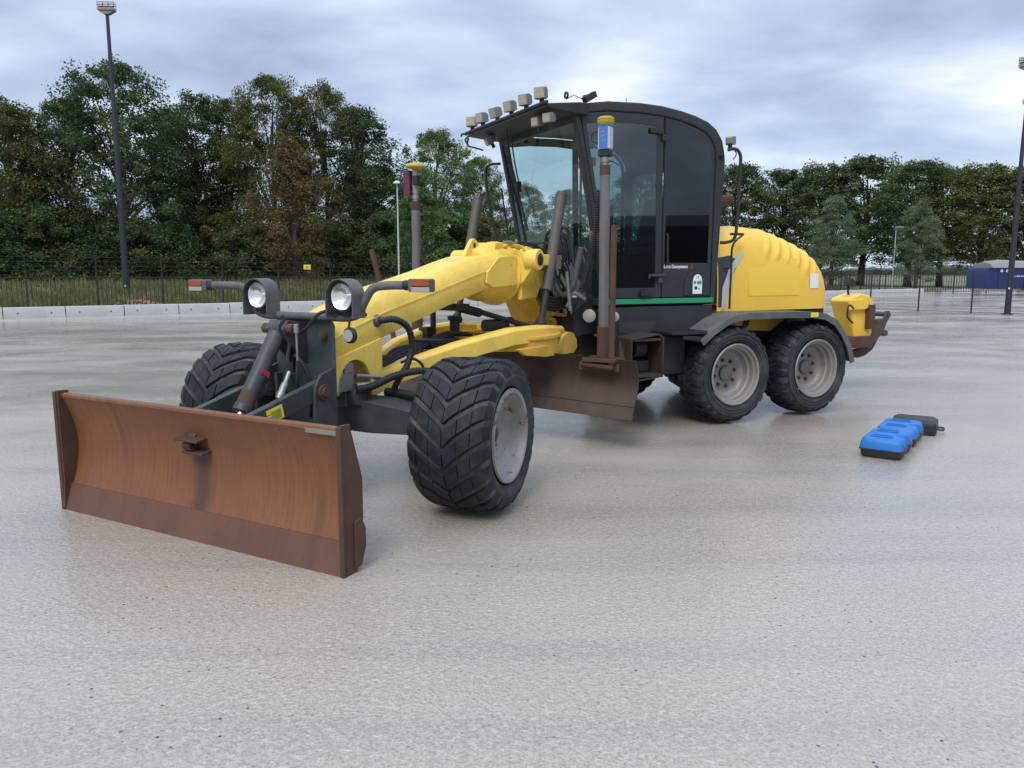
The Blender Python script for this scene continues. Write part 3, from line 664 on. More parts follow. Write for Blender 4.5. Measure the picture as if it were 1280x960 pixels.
# unseen shed, added so the lower cab glass mirrors a dark band
shd = MB(); shd.prism([(0, 0), (18, 0), (18, 4.6), (9, 5.9), (0, 4.6)], 'x', 0, 90)
sh = shd.build('reflection_shed', 'dark'); sh.location = (38, -52, 0); sh.rotation_euler = (0, 0, radians(62)); tag(sh, 'long dark shed added out of view to give the cab door glass its dark mirrored band', 'shed')
sd_ = MB()
for i in range(6): sd_.box((8+i*14, 18.03, 2), (5, .06, 4))
sd_.build('reflection_shed_door', 'grey', sh)  # door panels made up along with the added shed
# ================================================================== BLUE TRAILER
def trailer():
    c = Vector((34.3, 56.0, 0)); root = empty('tipper_trailer', c, radians(4)); tag(root, 'dark blue tipping trailer with grey tarpaulin parked at the right edge', 'trailer')
    m_ = MB(); m_.prism([(0, .52), (9, .52), (9, 1.98), (.12, 1.98), (0, 1.7)], 'y', 0, 2.4); body = m_.build('body', 'truck_blue', root, bevel=.03)
    m_ = MB()
    for i in range(9): m_.box((.8+i, -.02, 1.25), (.05, .04, 1.4))
    m_.box((4.5, -.03, 1.97), (9, .06, .07)); m_.build('rib', 'truck_blue', body)
    m_ = MB(); secs = []
    for x, h in ((.35, .45), (1.5, .6), (4, .5), (7, .62), (9, .5)):
        secs.append([(x, .05, 2.0), (x, .3, 2.0+h*.6), (x, 1.2, 2.0+h), (x, 2.1, 2.0+h*.6), (x, 2.35, 2.0)])
    m_.loft(secs); m_.build('tarpaulin', 'tarp', root)
    m_ = MB(); m_.box((7, 1.2, .42), (5.6, 1.1, .18)); m_.box((3.6, .05, .44), (1.8, .08, .06)); m_.build('chassis', 'dark', root)
    m_ = MB(); m_.box((2.2, 1.2, .44), (4.2, 2.1, .14)); m_.build('underbody', 'pole_pale', root, bevel=.03)
    wm = MB(); wm.lathe((0, -.15, .5), (0, 1, 0), [(0, .2), (0, .46), (.05, .5), (.28, .5), (.33, .46), (.33, .2)], 28, closed=False); wh = wm.build('wheel', 'sidewall', root)
    wh.location = (5.2, .3, 0)
    for x in (6.5, 7.8):
        q = wh.copy(); COL.objects.link(q); q.parent = root; q.location = (x, .3, 0)
    m_ = MB()
    for x, r in ((1.0, .10), (1.42, .10), (1.85, .07)): m_.lathe((x, -.01, 1.78), (0, -1, 0), [(0, r), (.01, r), (.01, r*.5), (0, r*.5)], 16, closed=True)
    m_.build('logo_ring', 'white', root)
    m_ = MB(); m_.box((3.1, -.015, .98), (.6, .03, .28)); m_.build('notice_plate', 'black_decal', root)
    m_ = MB(); m_.box((3.05, -.035, .86), (.4, .02, .1)); m_.build('number_plate', 'white', root)
    m_ = MB()
    rr = random.Random(2); x = 1.7
    while x < 5.3:
        w2 = rr.uniform(.07, .16); m_.box((x, -.012, 1.42), (w2, .01, .13)); x += w2+.045
    for x in (5.9, 6.1, 6.35): m_.box((x, -.012, 1.42), (.15, .01, .17))
    m_.box((6.3, -.012, .62), (2.2, .01, .1)); m_.box((5.15, -.012, .72), (.1, .01, .26))
    m_.build('lettering', 'silver', root)
trailer()

# ================================================================== CARRY CASES
def case_local(bl, w_, d_, h_, lobes, base_h):
    """returns (lid MB, base MB) with lobed end; x across (the visible front), y depth"""
    def outline(inset):
        pts = []
        W, D = w_-inset*2, d_-inset*2
        x0 = inset; x1 = inset+W; y0 = inset; y1 = inset+D; r = .045
        pts += [(x0+r, y0), (x1-r, y0), (x1-.012, y0+.012), (x1, y0+r)]
        if lobes:
            ym = (y0+y1)/2
            pts += [(x1, ym-.095), (x1-.03, ym-.07), (x1-.085, ym-.045), (x1-.085, ym+.045), (x1-.03, ym+.07), (x1, ym+.095)]
        pts += [(x1, y1-r), (x1-.012, y1-.012), (x1-r, y1), (x0+r, y1), (x0+.012, y1-.012), (x0, y1-r), (x0, y0+r), (x0+.012, y0+.012)]
        return pts
    base = MB(); o0 = outline(.02); o1 = outline(.0)
    base.loft([[(x, y, 0) for x, y in outline(.028)], [(x, y, .02) for x, y in outline(.012)], [(x, y, base_h-.012) for x, y in outline(.006)], [(x, y, base_h-.012) for x, y in outline(-.004)], [(x, y, base_h) for x, y in outline(-.004)]])
    lid = MB()
    lid.loft([[(x, y, base_h+.001) for x, y in outline(0)], [(x, y, base_h+(h_-base_h)*.55) for x, y in outline(.006)], [(x, y, h_-.014) for x, y in outline(.016)], [(x, y, h_-.004) for x, y in outline(.026)], [(x, y, h_) for x, y in outline(.04)]])
    return lid, base
CA = radians(-36); CO = Vector((3.23, 7.01, 0))
CD = Vector((sin(radians(36)), cos(radians(36)), 0))
for i, (off, lab) in enumerate([(-.01, 'bright blue lidded carry case nearest the camera, standing on the concrete'), (.63, 'bright blue lidded carry case between the nearest blue case and the black one')]):
    root = empty('carry_case', CO + CD*off*1.0 + Vector((.012*i, 0, 0)), CA+radians(1.2*i)); tag(root, lab, 'carry case', 'blue lidded carry cases')
    lid, base = case_local(None, .37, .585, .185, True, .085)
    lo = lid.build('lid', 'case_blue', root); base.build('case_base', 'case_black', root)
    e_ = MB()
    for (cx, cy, sx_, sy_) in ((.17, .14, .18, .1), (.17, .44, .18, .1)):
        e_.ring([(cx-sx_/2, cy-sy_/2), (cx+sx_/2, cy-sy_/2), (cx+sx_/2, cy+sy_/2), (cx-sx_/2, cy+sy_/2)], [(cx-sx_/2+.012, cy-sy_/2+.012), (cx+sx_/2-.012, cy-sy_/2+.012), (cx+sx_/2-.012, cy+sy_/2-.012), (cx-sx_/2+.012, cy+sy_/2-.012)], 'z', .188, .195)
    e_.build('moulded_ridge', 'case_blue', lo)
    e_ = MB(); e_.tube([(.31, .225, .08), (.36, .225, .08), (.362, .28, .08), (.36, .335, .08), (.31, .335, .08)], .011, 8); e_.build('handle', 'case_black', root)
    for y in (.14, .42):
        e_ = MB(); e_.box((.374, y, .088), (.016, .045, .06)); e_.build('latch', 'fender', root, bevel=.004)
root = empty('hard_case', CO + CD*1.29 + Vector((.05, .03, 0)), CA+radians(4)); tag(root, 'black rugged hard case behind the two blue cases', 'hard case')
b_ = MB()
b_.loft([[(x*.94+.012, y*.94+.012, 0) for x, y in ((0, .03), (.03, 0), (.41, 0), (.44, .03), (.44, .35), (.41, .38), (.03, .38), (0, .35))], [(x, y, .03) for x, y in ((0, .03), (.03, 0), (.41, 0), (.44, .03), (.44, .35), (.41, .38), (.03, .38), (0, .35))], [(x, y, .09) for x, y in ((0, .03), (.03, 0), (.41, 0), (.44, .03), (.44, .35), (.41, .38), (.03, .38), (0, .35))]])
b_.build('case_base', 'case_black', root, bevel=.006)
b_ = MB()
b_.loft([[(x, y, .094) for x, y in ((0, .03), (.03, 0), (.41, 0), (.44, .03), (.44, .35), (.41, .38), (.03, .38), (0, .35))], [(x*.97+.007, y*.97+.006, .13) for x, y in ((0, .03), (.03, 0), (.41, 0), (.44, .03), (.44, .35), (.41, .38), (.03, .38), (0, .35))], [(x*.8+.045, y*.8+.04, .155) for x, y in ((0, .03), (.03, 0), (.41, 0), (.44, .03), (.44, .35), (.41, .38), (.03, .38), (0, .35))]])
b_.build('lid', 'case_black', root, bevel=.004)
b_ = MB(); b_.tube([(.43, .12, .06), (.49, .12, .055), (.50, .19, .05), (.49, .26, .055), (.43, .26, .06)], .011, 8); b_.build('handle', 'case_black', root)

# ================================================================== MOTOR GRADER
RZ = radians(27); FZ = radians(61)
GR = empty('motor_grader', (0.30, 8.74, 0), RZ)
tag(GR, 'yellow articulated motor grader with charcoal cab, rusty front dozer blade and wide tyres', 'motor grader')
XF = Matrix.Rotation(FZ-RZ, 4, 'Z')        # the front frame is articulated against the rear one
def F(mb, name, mats, bevel=0.0, parent=None, **k): return mb.build(name, mats, parent or GR, bevel, xf=(XF if parent is None else None), **k)
def Rr(mb, name, mats, bevel=0.0, parent=None, **k): return mb.build(name, mats, parent or GR, bevel, **k)

# ---- wheels -------------------------------------------------------
def tyre_profile(W, R, ri):
    """(y, r) from inner bead round to outer bead"""
    h = W/2
    return [(-h*.72, ri), (-h*.90, ri+.03), (-h*1.0, ri+(R-ri)*.45), (-h*.985, R-.10), (-h*.90, R-.045), (-h*.74, R-.022), (-h*.4, R-.012), (0, R-.008), (h*.4, R-.012), (h*.74, R-.022), (h*.90, R-.045), (h*.985, R-.10), (h*1.0, ri+(R-ri)*.45), (h*.90, ri+.03), (h*.72, ri)]
def surf_r(W, R, y):
    h = W/2; a = abs(y)/h
    pts = [(0, R-.008), (.4, R-.012), (.74, R-.022), (.90, R-.045), (.985, R-.10)]
    for (a0, r0), (a1, r1) in zip(pts, pts[1:]):
        if a <= a1: return r0+(r1-r0)*(a-a0)/(a1-a0)
    return pts[-1][1]
def lug(mb, W, R, path, hw, h):
    """path: list of (y, theta); hw = half width in radians"""
    secs = []; jit = random.uniform(.72, 1.1); off = random.uniform(-.006, .006)
    for y, th, hh in path:
        th += off
        rs = surf_r(W, R, y)
        q = []; hh = hh*jit
        for dth, rr in ((-hw*1.15, rs-.012), (-hw*.85, rs+hh), (hw*.85, rs+hh), (hw*1.15, rs-.012)):
            a = th+dth; q.append((rr*cos(a), y, rr*sin(a)))
        secs.append(q)
    mb.loft(secs)
def wheel_front():
    W, R, ri = .60, .535, .325
    root = empty('front_wheel', parent=GR)
    tm = MB(); tm.lathe((0, 0, 0), (0, 1, 0), tyre_profile(W, R, ri), 72, caps=False)
    # faces of the tread band in dusty rubber, side walls darker
    for f in tm.b.faces:
        c = f.calc_center_median(); r_ = math.hypot(c.x, c.z); f.material_index = 0 if r_ > R-.075 else 1
    # remove disc caps
    bmesh.ops.delete(tm.b, geom=[f for f in tm.b.faces if len(f.verts) > 8], context='FACES')
    for y in (-.297, .297):
        pass
    tm.mi = 2
    n = 22; st = 2*pi/n
    for k in range(n):
        for sgn in (-1, 1):
            th0 = k*st + (st*.5 if sgn > 0 else 0)*.0
            ys = [.0, .095, .105, .19, .20, .265, .296]
            prev = None
            for (a, b) in ((.004, .098), (.104, .192), (.198, .296)):
                path = []
                for u in [0, .33, .66, 1] if b < .25 else [0, .25, .5, .75, .9, 1]:
                    y = a+(b-a)*u; th = th0 - .44*(y/.3)**.85
                    path.append((sgn*y, th, .021 if y < .26 else .021*(1-.4*(y-.26)/.036)))
                lug(tm, W, R, path, .104, .022)
    ty = tm.build('tyre', ['carcass', 'sidewall', 'lug'], root, sharp=32)
    rm_ = MB()
    rm_.lathe((0, -.265, 0), (0, 1, 0), [(-.005, ri+.012), (-.02, ri+.006), (-.015, ri-.02), (.03, ri-.035), (.09, ri-.045), (.12, ri-.075), (.135, ri-.16), (.15, .10), (.12, .085), (.12, .001)], 56, caps=False)
    rm_.lathe((0, .25, 0), (0, -1, 0), [(0, ri+.01), (-.02, ri), (0, ri-.03), (.2, ri-.05)], 40, caps=False)
    for i in range(10):
        a = 2*pi*i/10; rm_.cyl((.135*cos(a), -.135, .135*sin(a)), (.135*cos(a), -.10, .135*sin(a)), .013, n=6)
    rim = rm_.build('rim', 'rim_worn', root)
    hm = MB(); hm.lathe((0, -.16, 0), (0, 1, 0), [(0, .001), (0, .055), (.02, .062), (.06, .065)], 24); hm.build('hub', 'rust', root)
    return root
fw = wheel_front()
for i, (y, st_) in enumerate(((-1.125, 8), (1.15, 8))):
    o = fw if i == 0 else copy_tree(fw, GR)
    o.matrix_local = XF @ Matrix.Translation((-3.2, y, .562)) @ Matrix.Rotation(radians(st_)+(pi if i else 0), 4, 'Z') @ Matrix.Rotation(.1+i, 4, 'Y')
    if i: o.matrix_local = XF @ Matrix.Translation((-3.2, y, .562)) @ Matrix.Rotation(radians(st_), 4, 'Z') @ Matrix.Scale(-1, 4, (0, 1, 0)) @ Matrix.Rotation(1.1, 4, 'Y')
def wheel_rear():
    W, R, ri = .44, .54, .335
    root = empty('rear_wheel', parent=GR)
    tm = MB(); tm.lathe((0, 0, 0), (0, 1, 0), tyre_profile(W, R, ri), 72, caps=False)
    for f in tm.b.faces:
        c = f.calc_center_median(); r_ = math.hypot(c.x, c.z); f.material_index = 0 if r_ > R-.085 else 1
    bmesh.ops.delete(tm.b, geom=[f for f in tm.b.faces if len(f.verts) > 8], context='FACES')
    tm.mi = 2; n = 26; st = 2*pi/n
    for k in range(n):
        for sgn in (-1, 1):
            th0 = k*st + (st*.5 if sgn > 0 else 0)
            lug(tm, W, R, [(sgn*y, th0+.10*(y/.2)+(.03 if k % 2 else 0), .024 if y < .19 else .014) for y in (.09, .13, .17, .195, .212)], .068, .024)
            lug(tm, W, R, [(sgn*y, th0+.03-.6*y, .022) for y in (.012, .045, .078)], .085, .022)
    ty = tm.build('tyre', ['carcass', 'sidewall', 'lug'], root, sharp=32)
    rg = MB()
    for rr in (.40, .465): rg.lathe((0, -.217, 0), (0, 1, 0), [(.012, rr-.012), (-.004, rr-.006), (-.004, rr+.006), (.012, rr+.012)], 60, caps=False)
    rg.build('sidewall_ring', 'sidewall', root)
    rm_ = MB()
    rm_.lathe((0, -.19, 0), (0, 1, 0), [(-.012, ri+.016), (-.022, ri+.004), (-.012, ri-.014), (.02, ri-.022), (.03, ri-.04), (.085, ri-.045), (.10, ri-.062), (.15, ri-.068), (.175, ri-.085), (.19, ri-.13), (.185, .15), (.175, .11), (.175, .001)], 60, caps=False)
    rm_.lathe((0, .19, 0), (0, -1, 0), [(0, ri+.01), (-.02, ri), (0, ri-.03), (.1, ri-.05)], 40, caps=False)
    rim = rm_.build('rim', 'rim', root)
    hm = MB(); hm.lathe((0, -.06, 0), (0, 1, 0), [(0, .001), (0, .07), (.012, .088), (.06, .09)], 28); hm.build('hub_cap', 'fender', root)
    bm_ = MB()
    for i in range(8):
        a = 2*pi*i/8+.2; bm_.cyl((.15*cos(a), -.035, .15*sin(a)), (.15*cos(a), 0, .15*sin(a)), .0145, n=6); bm_.cyl((.15*cos(a), -.012, .15*sin(a)), (.15*cos(a), 0, .15*sin(a)), .023, n=10)
    bm_.build('wheel_nut', 'rust', root)
    return root
rw = wheel_rear(); j = 0
for x in (1.87, 3.13):
    for y in (-.985, .985):
        o = rw if j == 0 else copy_tree(rw, GR)
        o.matrix_local = Matrix.Translation((x, y, .562)) @ (Matrix.Scale(-1, 4, (0, 1, 0)) if y > 0 else Matrix.Identity(4)) @ Matrix.Rotation(.37*j, 4, 'Y')
        j += 1

# ---- front dozer blade -------------------------------------------
BZ = .02
yA, yB = -1.13, 1.46     # near and far end
def bl_prof(t):          # t 0 bottom .. 1 top -> (x, z)
    z = .17+(.80-.17)*t
    x = -4.64 + .075*sin(pi*t)**.9 - .025*t
    return x, z
n = 22
pts = [bl_prof(i/n) for i in range(n+1)]
top = [(-4.675, .815), (-4.672, .832), (-4.65, .84), (-4.60, .83)]
outer_ = pts + top; inner_ = [(x+.028, z) for x, z in reversed(pts)]
b_ = MB(); 
secs = [[(x, yA+(yB-yA)*i/8, z+BZ) for x, z in outer_+inner_] for i in range(9)]
b_.loft(secs); bl = F(b_, 'dozer_blade', 'blade')
b_ = MB(); b_.prism([(-4.712, .0), (-4.685, -.010), (-4.61, .19), (-4.655, .195)], 'y', yA-.004, yB+.004); F(b_, 'cutting_edge', 'cut_edge', .003)
def endplate(y0, y1):
    e_ = MB(); e_.prism([(-4.715, .0), (-4.60, .0), (-4.56, .10), (-4.53, .32), (-4.53, .55), (-4.62, .86), (-4.62, .875), (-4.70, .878), (-4.70, .5), (-4.70, .25)], 'y', y0, y1)
    e_.box((-4.703, (y0+y1)/2+(.02 if y0 > 0 else -.0), .44), (.014, .034, .86))
    F(e_, 'blade_end_plate', 'rust', .003)
e_ = MB(); e_.prism([(-4.676, .812), (-4.679, .836), (-4.655, .8435), (-4.64, .842), (-4.65, .838), (-4.672, .83)], 'y', yA+.01, yA+.26); F(e_, 'scraped_top_edge', 'rim')
endplate(yA-.024, yA); endplate(yB, yB+.024)
e_ = MB(); e_.prism([(-4.62, .03), (-4.57, .05), (-4.53, .15), (-4.53, .26), (-4.57, .33), (-4.62, .31)], 'y', yA-.040, yA-.025); F(e_, 'side_cutter', 'rust', .003)
e_ = MB()   # welded bracket on the blade face
e_.prism([(-4.58, .62), (-4.66, .60), (-4.68, .615), (-4.56, .74)], 'y', .13, .20); e_.prism([(-4.5, .66), (-4.69, .645), (-4.69, .66), (-4.5, .68)], 'y', .04, .26); e_.prism([(-4.5, .575), (-4.66, .56), (-4.66, .575), (-4.5, .60)], 'y', .03, .22)
e_.cyl((-4.64, .13, .61), (-4.64, .2, .61), .03)
F(e_, 'face_bracket', 'rust', .004)
e_ = MB()   # ribs on the back of the blade
e_.box((-4.50, .16, .30), (.06, 2.4, .10)); e_.box((-4.57, .16, .76), (.06, 2.4, .05))
for y in (-.45, .16, .75): e_.prism([(-4.47, .15), (-4.36, .2), (-4.36, .6), (-4.53, .76)], 'y', y-.012, y+.012)
F(e_, 'back_rib', 'rust', .004)
# ---- blade mount on the front of the machine
e_ = MB(); e_.prism([(-.275, .58), (.275, .58), (.275, 1.33), (.25, 1.37), (-.25, 1.37), (-.275, 1.33)], 'x', -3.70, -3.67); pl_ = F(e_, 'mount_plate', 'green_plate', .006)
e_ = MB()
for y in (-.2, .2):
    for z in (1.26,): e_.cyl((-3.73, y, z), (-3.70, y, z), .034, n=6); e_.cyl((-3.735, y, z), (-3.73, y, z), .022, n=12)
e_.build('bolt', 'rust', pl_)
e_ = MB()
for s in (-1, 1):
    e_.prism([(-3.70, .56), (-3.90, .56), (-3.92, .62), (-3.90, .92), (-3.84, 1.0), (-3.70, 1.04)], 'y', s*.275-.012, s*.275+.012)
    e_.prism([(-3.74, .52), (-3.80, .52), (-3.80, .98), (-3.74, .98)], 'y', s*.19-.012, s*.19+.012)
    e_.prism([(-3.70, 1.05), (-3.9, 1.24), (-3.93, 1.31), (-3.88, 1.37), (-3.70, 1.34)], 'y', s*.075-.011+.05, s*.075+.011+.05)
e_.box((-3.78, 0, .60), (.20, .5, .05))
F(e_, 'pivot_bracket', 'grey', .004)
e_ = MB()
for s in (-1, 1): e_.cyl((-3.83, s*.27-.055, .88), (-3.83, s*.27+.055, .88), .035, n=16); e_.cyl((-3.83, s*.30-.01, .88), (-3.83, s*.30+.01, .88), .055, n=20)
e_.cyl((-3.88, -.09, 1.31), (-3.88, .19, 1.31), .035, n=16)
F(e_, 'pivot_pin', 'rust', .003)
for s in (-1, 1):
    e_ = MB(); y = s*.235 if s < 0 else .25
    p0 = Vector((-3.83, y, .88)); p1 = Vector((-4.44, y, .75)); e_.bar(p0+Vector((.03, 0, .02)), p1, .055, .13); e_.cyl((p0.x, y-.03, p0.z), (p0.x, y+.03, p0.z), .07)
    am = F(e_, 'lift_arm', 'grey', .006)
    if s < 0:
        dd = (p1-p0).normalized(); a_ = p0+dd*.36; c_ = p0+dd*.50; up = Vector((dd.z, 0, -dd.x)); 
        if up.z < 0: up = -up
        e_ = MB(); q = .045; e_.mesh([a_+Vector((0, -.0295, 0))-up*q, c_+Vector((0, -.0295, 0))-up*q, c_+Vector((0, -.0295, 0))+up*q, a_+Vector((0, -.0295, 0))+up*q, a_+Vector((0, -.0285, 0))-up*q, c_+Vector((0, -.0285, 0))-up*q, c_+Vector((0, -.0285, 0))+up*q, a_+Vector((0, -.0285, 0))+up*q], [(3, 2, 1, 0), (4, 5, 6, 7), (0, 1, 5, 4), (1, 2, 6, 5), (2, 3, 7, 6), (3, 0, 4, 7)])
        lb = e_.build('warning_label', 'label_yellow', am)
        e_ = MB()
        for i in range(7):
            t0 = -q*.72+i*q*.2; e_.bar(a_+dd*.018+Vector((0, -.0302, 0))+up*t0, a_+dd*random.uniform(.10, .145)+Vector((0, -.0302, 0))+up*t0, .0012, .0035, up=up)
        e_.build('printed_lines', 'black_decal', am)
cA = Vector((-3.88, .05, 1.31)); cB = Vector((-4.38, .05, .58)); cd_ = (cB-cA).normalized()
e_ = MB(); e_.cyl(cA+cd_*.04, cA+cd_*.62, .058, n=28); e_.cyl(cA+cd_*.60, cA+cd_*.65, .066, n=28); e_.cyl(cA-Vector((0, .05, 0)), cA+Vector((0, .05, 0)), .06, n=24); cy = F(e_, 'tilt_cylinder', 'grey', .004)
e_ = MB(); e_.cyl(cA+cd_*.65, cB, .026, n=18); e_.build('piston_rod', 'chrome', cy)
e_ = MB()
for i in range(4):
    yy = -.10; a0 = Vector((-3.98-.02*i, yy, 1.0-.03*i))
cpl = [(-3.94, -.09, 1.02), (-4.02, -.10, .90), (-4.08, -.10, .82)]
e_.cyl(cpl[0], cpl[1], .017, n=12); e_.cyl((-3.99, -.097, .945), (-4.055, -.1, .85), .027, n=12); e_.cyl((-4.03, -.1, .885), (-4.045, -.1, .862), .032, n=12)
e_.cyl((-3.93, -.16, 1.30), (-3.93, -.16, 1.10), .008, n=8); e_.cyl((-3.93, -.16, 1.35), (-3.93, -.16, 1.29), .017, n=10)
F(e_, 'hydraulic_coupling', 'steel', .002)
e_ = MB()
e_.tube([(-3.78, -.09, .80), (-3.9, -.10, .95), (-3.93, -.07, 1.10), (-3.86, -.02, 1.22), (-3.88, .02, 1.40)], .013, 8)
e_.tube([(-3.93, -.16, 1.10), (-3.94, -.16, 1.0), (-3.93, -.15, .90), (-3.86, -.15, .80)], .011, 8)
e_.tube([(-3.85, -.11, 1.28), (-3.86, -.20, 1.33), (-3.84, -.31, 1.43), (-3.72, -.40, 1.42), (-3.66, -.55, 1.41)], .012, 8)
e_.tube([(-3.76, .04, 1.0), (-3.84, -.05, 1.12), (-3.82, -.14, 1.0), (-3.80, -.15, .8), (-3.76, -.1, .68)], .014, 8)
F(e_, 'hydraulic_hose', 'black')
e_ = MB()
e_.cyl(cA+cd_*.50, cA+cd_*.621, .0588, n=28); e_.build('rusty_collar', 'rust', cy)
e_ = MB(); q_ = cA+cd_*.33+Vector((-.0, -.0585, 0)); e_.bar(q_, q_+cd_*.035, .004, .07, up=(0, 0, 1)); e_.build('red_paint_mark', 'red', cy)
# ---- light bar
e_ = MB()
e_.tube([(-3.72, .96, 1.60), (-3.72, .68, 1.60), (-3.72, .55, 1.585), (-3.72, .485, 1.52), (-3.72, .44, 1.43), (-3.72, .34, 1.392), (-3.72, .15, 1.39), (-3.72, -.25, 1.39), (-3.72, -.43, 1.392), (-3.72, -.53, 1.42), (-3.72, -.59, 1.51), (-3.72, -.66, 1.59), (-3.72, -.78, 1.612), (-3.72, -.98, 1.615)], .029, 14)
F(e_, 'light_bar', 'fender')
for s, yc in ((1, .335), (-1, -.455)):
    e_ = MB(); e_.lathe((-3.80, yc, 1.535), (1, 0, 0), [(0, .088), (0, .10), (.06, .10), (.10, .07), (.12, .001)], 32, caps=False)
    hl = F(e_, 'headlight', 'black')
    e_ = MB(); e_.lathe((-3.803, yc, 1.535), (1, 0, 0), [(0, .089), (.004, .084), (.02, .07), (.04, .045), (.052, .016), (.045, .014), (.045, .001)], 32, caps=False); e_.build('reflector', 'reflector', hl)
    e_ = MB()
    R0, R1 = .113, .12
    A = [(R1*cos(radians(t_)), R1*sin(radians(t_))) for t_ in range(-10, 191, 10)]; B = [(R0*cos(radians(t_)), R0*sin(radians(t_))) for t_ in range(-10, 191, 10)]
    k = len(A); vs = [(-3.83, yc+a[0], 1.535+a[1]) for a in A]+[(-3.83, yc+a[0], 1.535+a[1]) for a in B]+[(-3.70, yc+a[0], 1.535+a[1]) for a in A]+[(-3.70, yc+a[0], 1.535+a[1]) for a in B]
    fs = []
    for i in range(k-1): fs += [(i, i+1, k+i+1, k+i), (2*k+i, 3*k+i, 3*k+i+1, 2*k+i+1), (i, 2*k+i, 2*k+i+1, i+1), (k+i, k+i+1, 3*k+i+1, 3*k+i)]
    e_.mesh(vs, fs)
    for sd in (-1, 1): e_.box((-3.765, yc+sd*.1165, 1.465), (.13, .007, .145))
    e_.build('lamp_hood', 'fender', hl)
    e_ = MB(); e_.box((-3.74, yc, 1.42), (.04, .05, .04)); e_.box((-3.755, yc, 1.43), (.012, .14, .02)); e_.build('lamp_foot', 'black', hl)
for s, y0, y1 in ((1, .93, 1.10), (-1, -.97, -1.14)):
    zz = 1.60 if s > 0 else 1.615
    e_ = MB(); e_.box((-3.72, (y0+y1)/2, zz), (.075, abs(y1-y0), .085)); il = F(e_, 'indicator_lamp', 'fender', .012)
    e_ = MB(); e_.box((-3.762, (y0+y1)/2+.02*s, zz+.018), (.014, .14, .046)); e_.build('amber_lens', 'amber', il, .005)
    e_ = MB(); e_.box((-3.762, (y0+y1)/2+.02*s, zz-.027), (.012, .14, .032)); e_.build('clear_lens', 'clear_lens', il, .004)
    e_ = MB(); e_.lathe((-3.72, y1-.0, zz), (0, 1 if s > 0 else -1, 0), [(-.02, .036), (.012, .036), (.016, .025), (.016, .001)], 18) if False else e_.lathe((-3.72, (y0-.05*s if False else y0), zz), (0, -s, 0), [(0, .03), (.04, .034), (.05, .03)], 16); e_.build('end_cap', 'black', il)
e_ = MB(); e_.cyl((-3.70, -.44, 1.40), (-3.72, -.44, 1.32), .008, n=8); e_.lathe((-3.74, -.45, 1.27), (1, 0, 0), [(0, .001), (0, .042), (.012, .056), (.03, .056), (.05, .03), (.05, .001)], 28); e_.mi = 1
e_.lathe((-3.746, -.45, 1.27), (1, 0, 0), [(0, .001), (.002, .042), (.004, .001)], 24); F(e_, 'round_reflector', ['black', 'clear_lens'])

# ---- boom (front frame) ------------------------------------------
def hexsec(x, zb, zt, w, rid=.5, topw=.72, botw=.92, tilt=0):
    zm = zb+(zt-zb)*rid
    pr = [(-w*botw, zb), (w*botw, zb), (w, zb+.03), (w, zm), (w*(topw+.17), zt-.07), (w*topw, zt-.012), (w*(topw-.12), zt), (-w*(topw-.12), zt), (-w*topw, zt-.012), (-w*(topw+.17), zt-.07), (-w, zm), (-w, zb+.03)]
    return [(x+tilt*(z-zb), y, z) for y, z in pr]
e_ = MB()
stn = [(-3.63, 1.065, 1.345, .215), (-3.40, 1.12, 1.43, .217), (-3.0, 1.21, 1.55, .222), (-2.6, 1.305, 1.625, .23), (-2.2, 1.40, 1.705, .24), (-1.85, 1.475, 1.785, .25), (-1.6, 1.53, 1.835, .262), (-1.45, 1.545, 1.855, .27), (-1.25, 1.545, 1.86, .275)]
e_.loft([hexsec(x, a, b, w, .55, tilt=-.10) for x, a, b, w in stn]); boom = F(e_, 'boom', 'yellow', .008)
e_ = MB()    # weld ridge along the boom side
for s in (-1, 1):
    rp = [(x-.10*(b-a)*.55, s*(w+.001), a+(b-a)*.55) for x, a, b, w in stn[:-1]]
    for p0, p1 in zip(rp, rp[1:]): e_.bar(p0, p1, .008, .012)
e_.build('side_weld', 'yellow', boom)
e_ = MB()    # front yoke with the arch round the axle pivot
arch = [(-3.64+.0, .86)]
ol = [(-3.66, 1.06), (-3.66, .83)]
for t_ in range(0, 181, 15):
    a = radians(180-t_); ol.append((-3.42+.19*cos(a), .83+.23*sin(a)))
ol += [(-3.17, .83), (-3.10, .83), (-3.10, 1.20), (-3.6, 1.09)]
for s in (-1, 1): e_.prism(ol, 'y', s*.215-.015, s*.215+.015)
e_.box((-3.12, 0, .96), (.03, .42, .26)); e_.box((-3.65, 0, .96), (.03, .42, .26))
F(e_, 'axle_yoke', 'yellow', .005)
# cylinder housing and swivel ring
e_ = MB(); e_.lathe((-1.45, 0, 1.685), (1, 0, 0), [(0, .001), (0, .22), (.1, .265), (.43, .285), (.43, .318), (.47, .318), (.47, .29), (.80, .29), (.86, .24), (.86, .001)], 56); sw = F(e_, 'swivel_housing', 'yellow', .004)
e_ = MB()
for i in range(16):
    a = radians(10+i*22.5); e_.cyl((-.99, .302*cos(a), 1.685+.302*sin(a)), (-.965, .302*cos(a), 1.685+.302*sin(a)), .011, n=6)
e_.build('flange_bolt', 'yellow_dirty', sw)
# side gusset box of the boom knee
e_ = MB()
for s in (-1, 1): e_.prism([(-1.62, 1.60), (-1.60, 1.70), (-1.38, 1.84), (-1.04, 1.86), (-1.02, 1.60), (-1.04, 1.57), (-1.5, 1.555)], 'y', s*.268, s*.285)
F(e_, 'knee_gusset', 'yellow', .006)
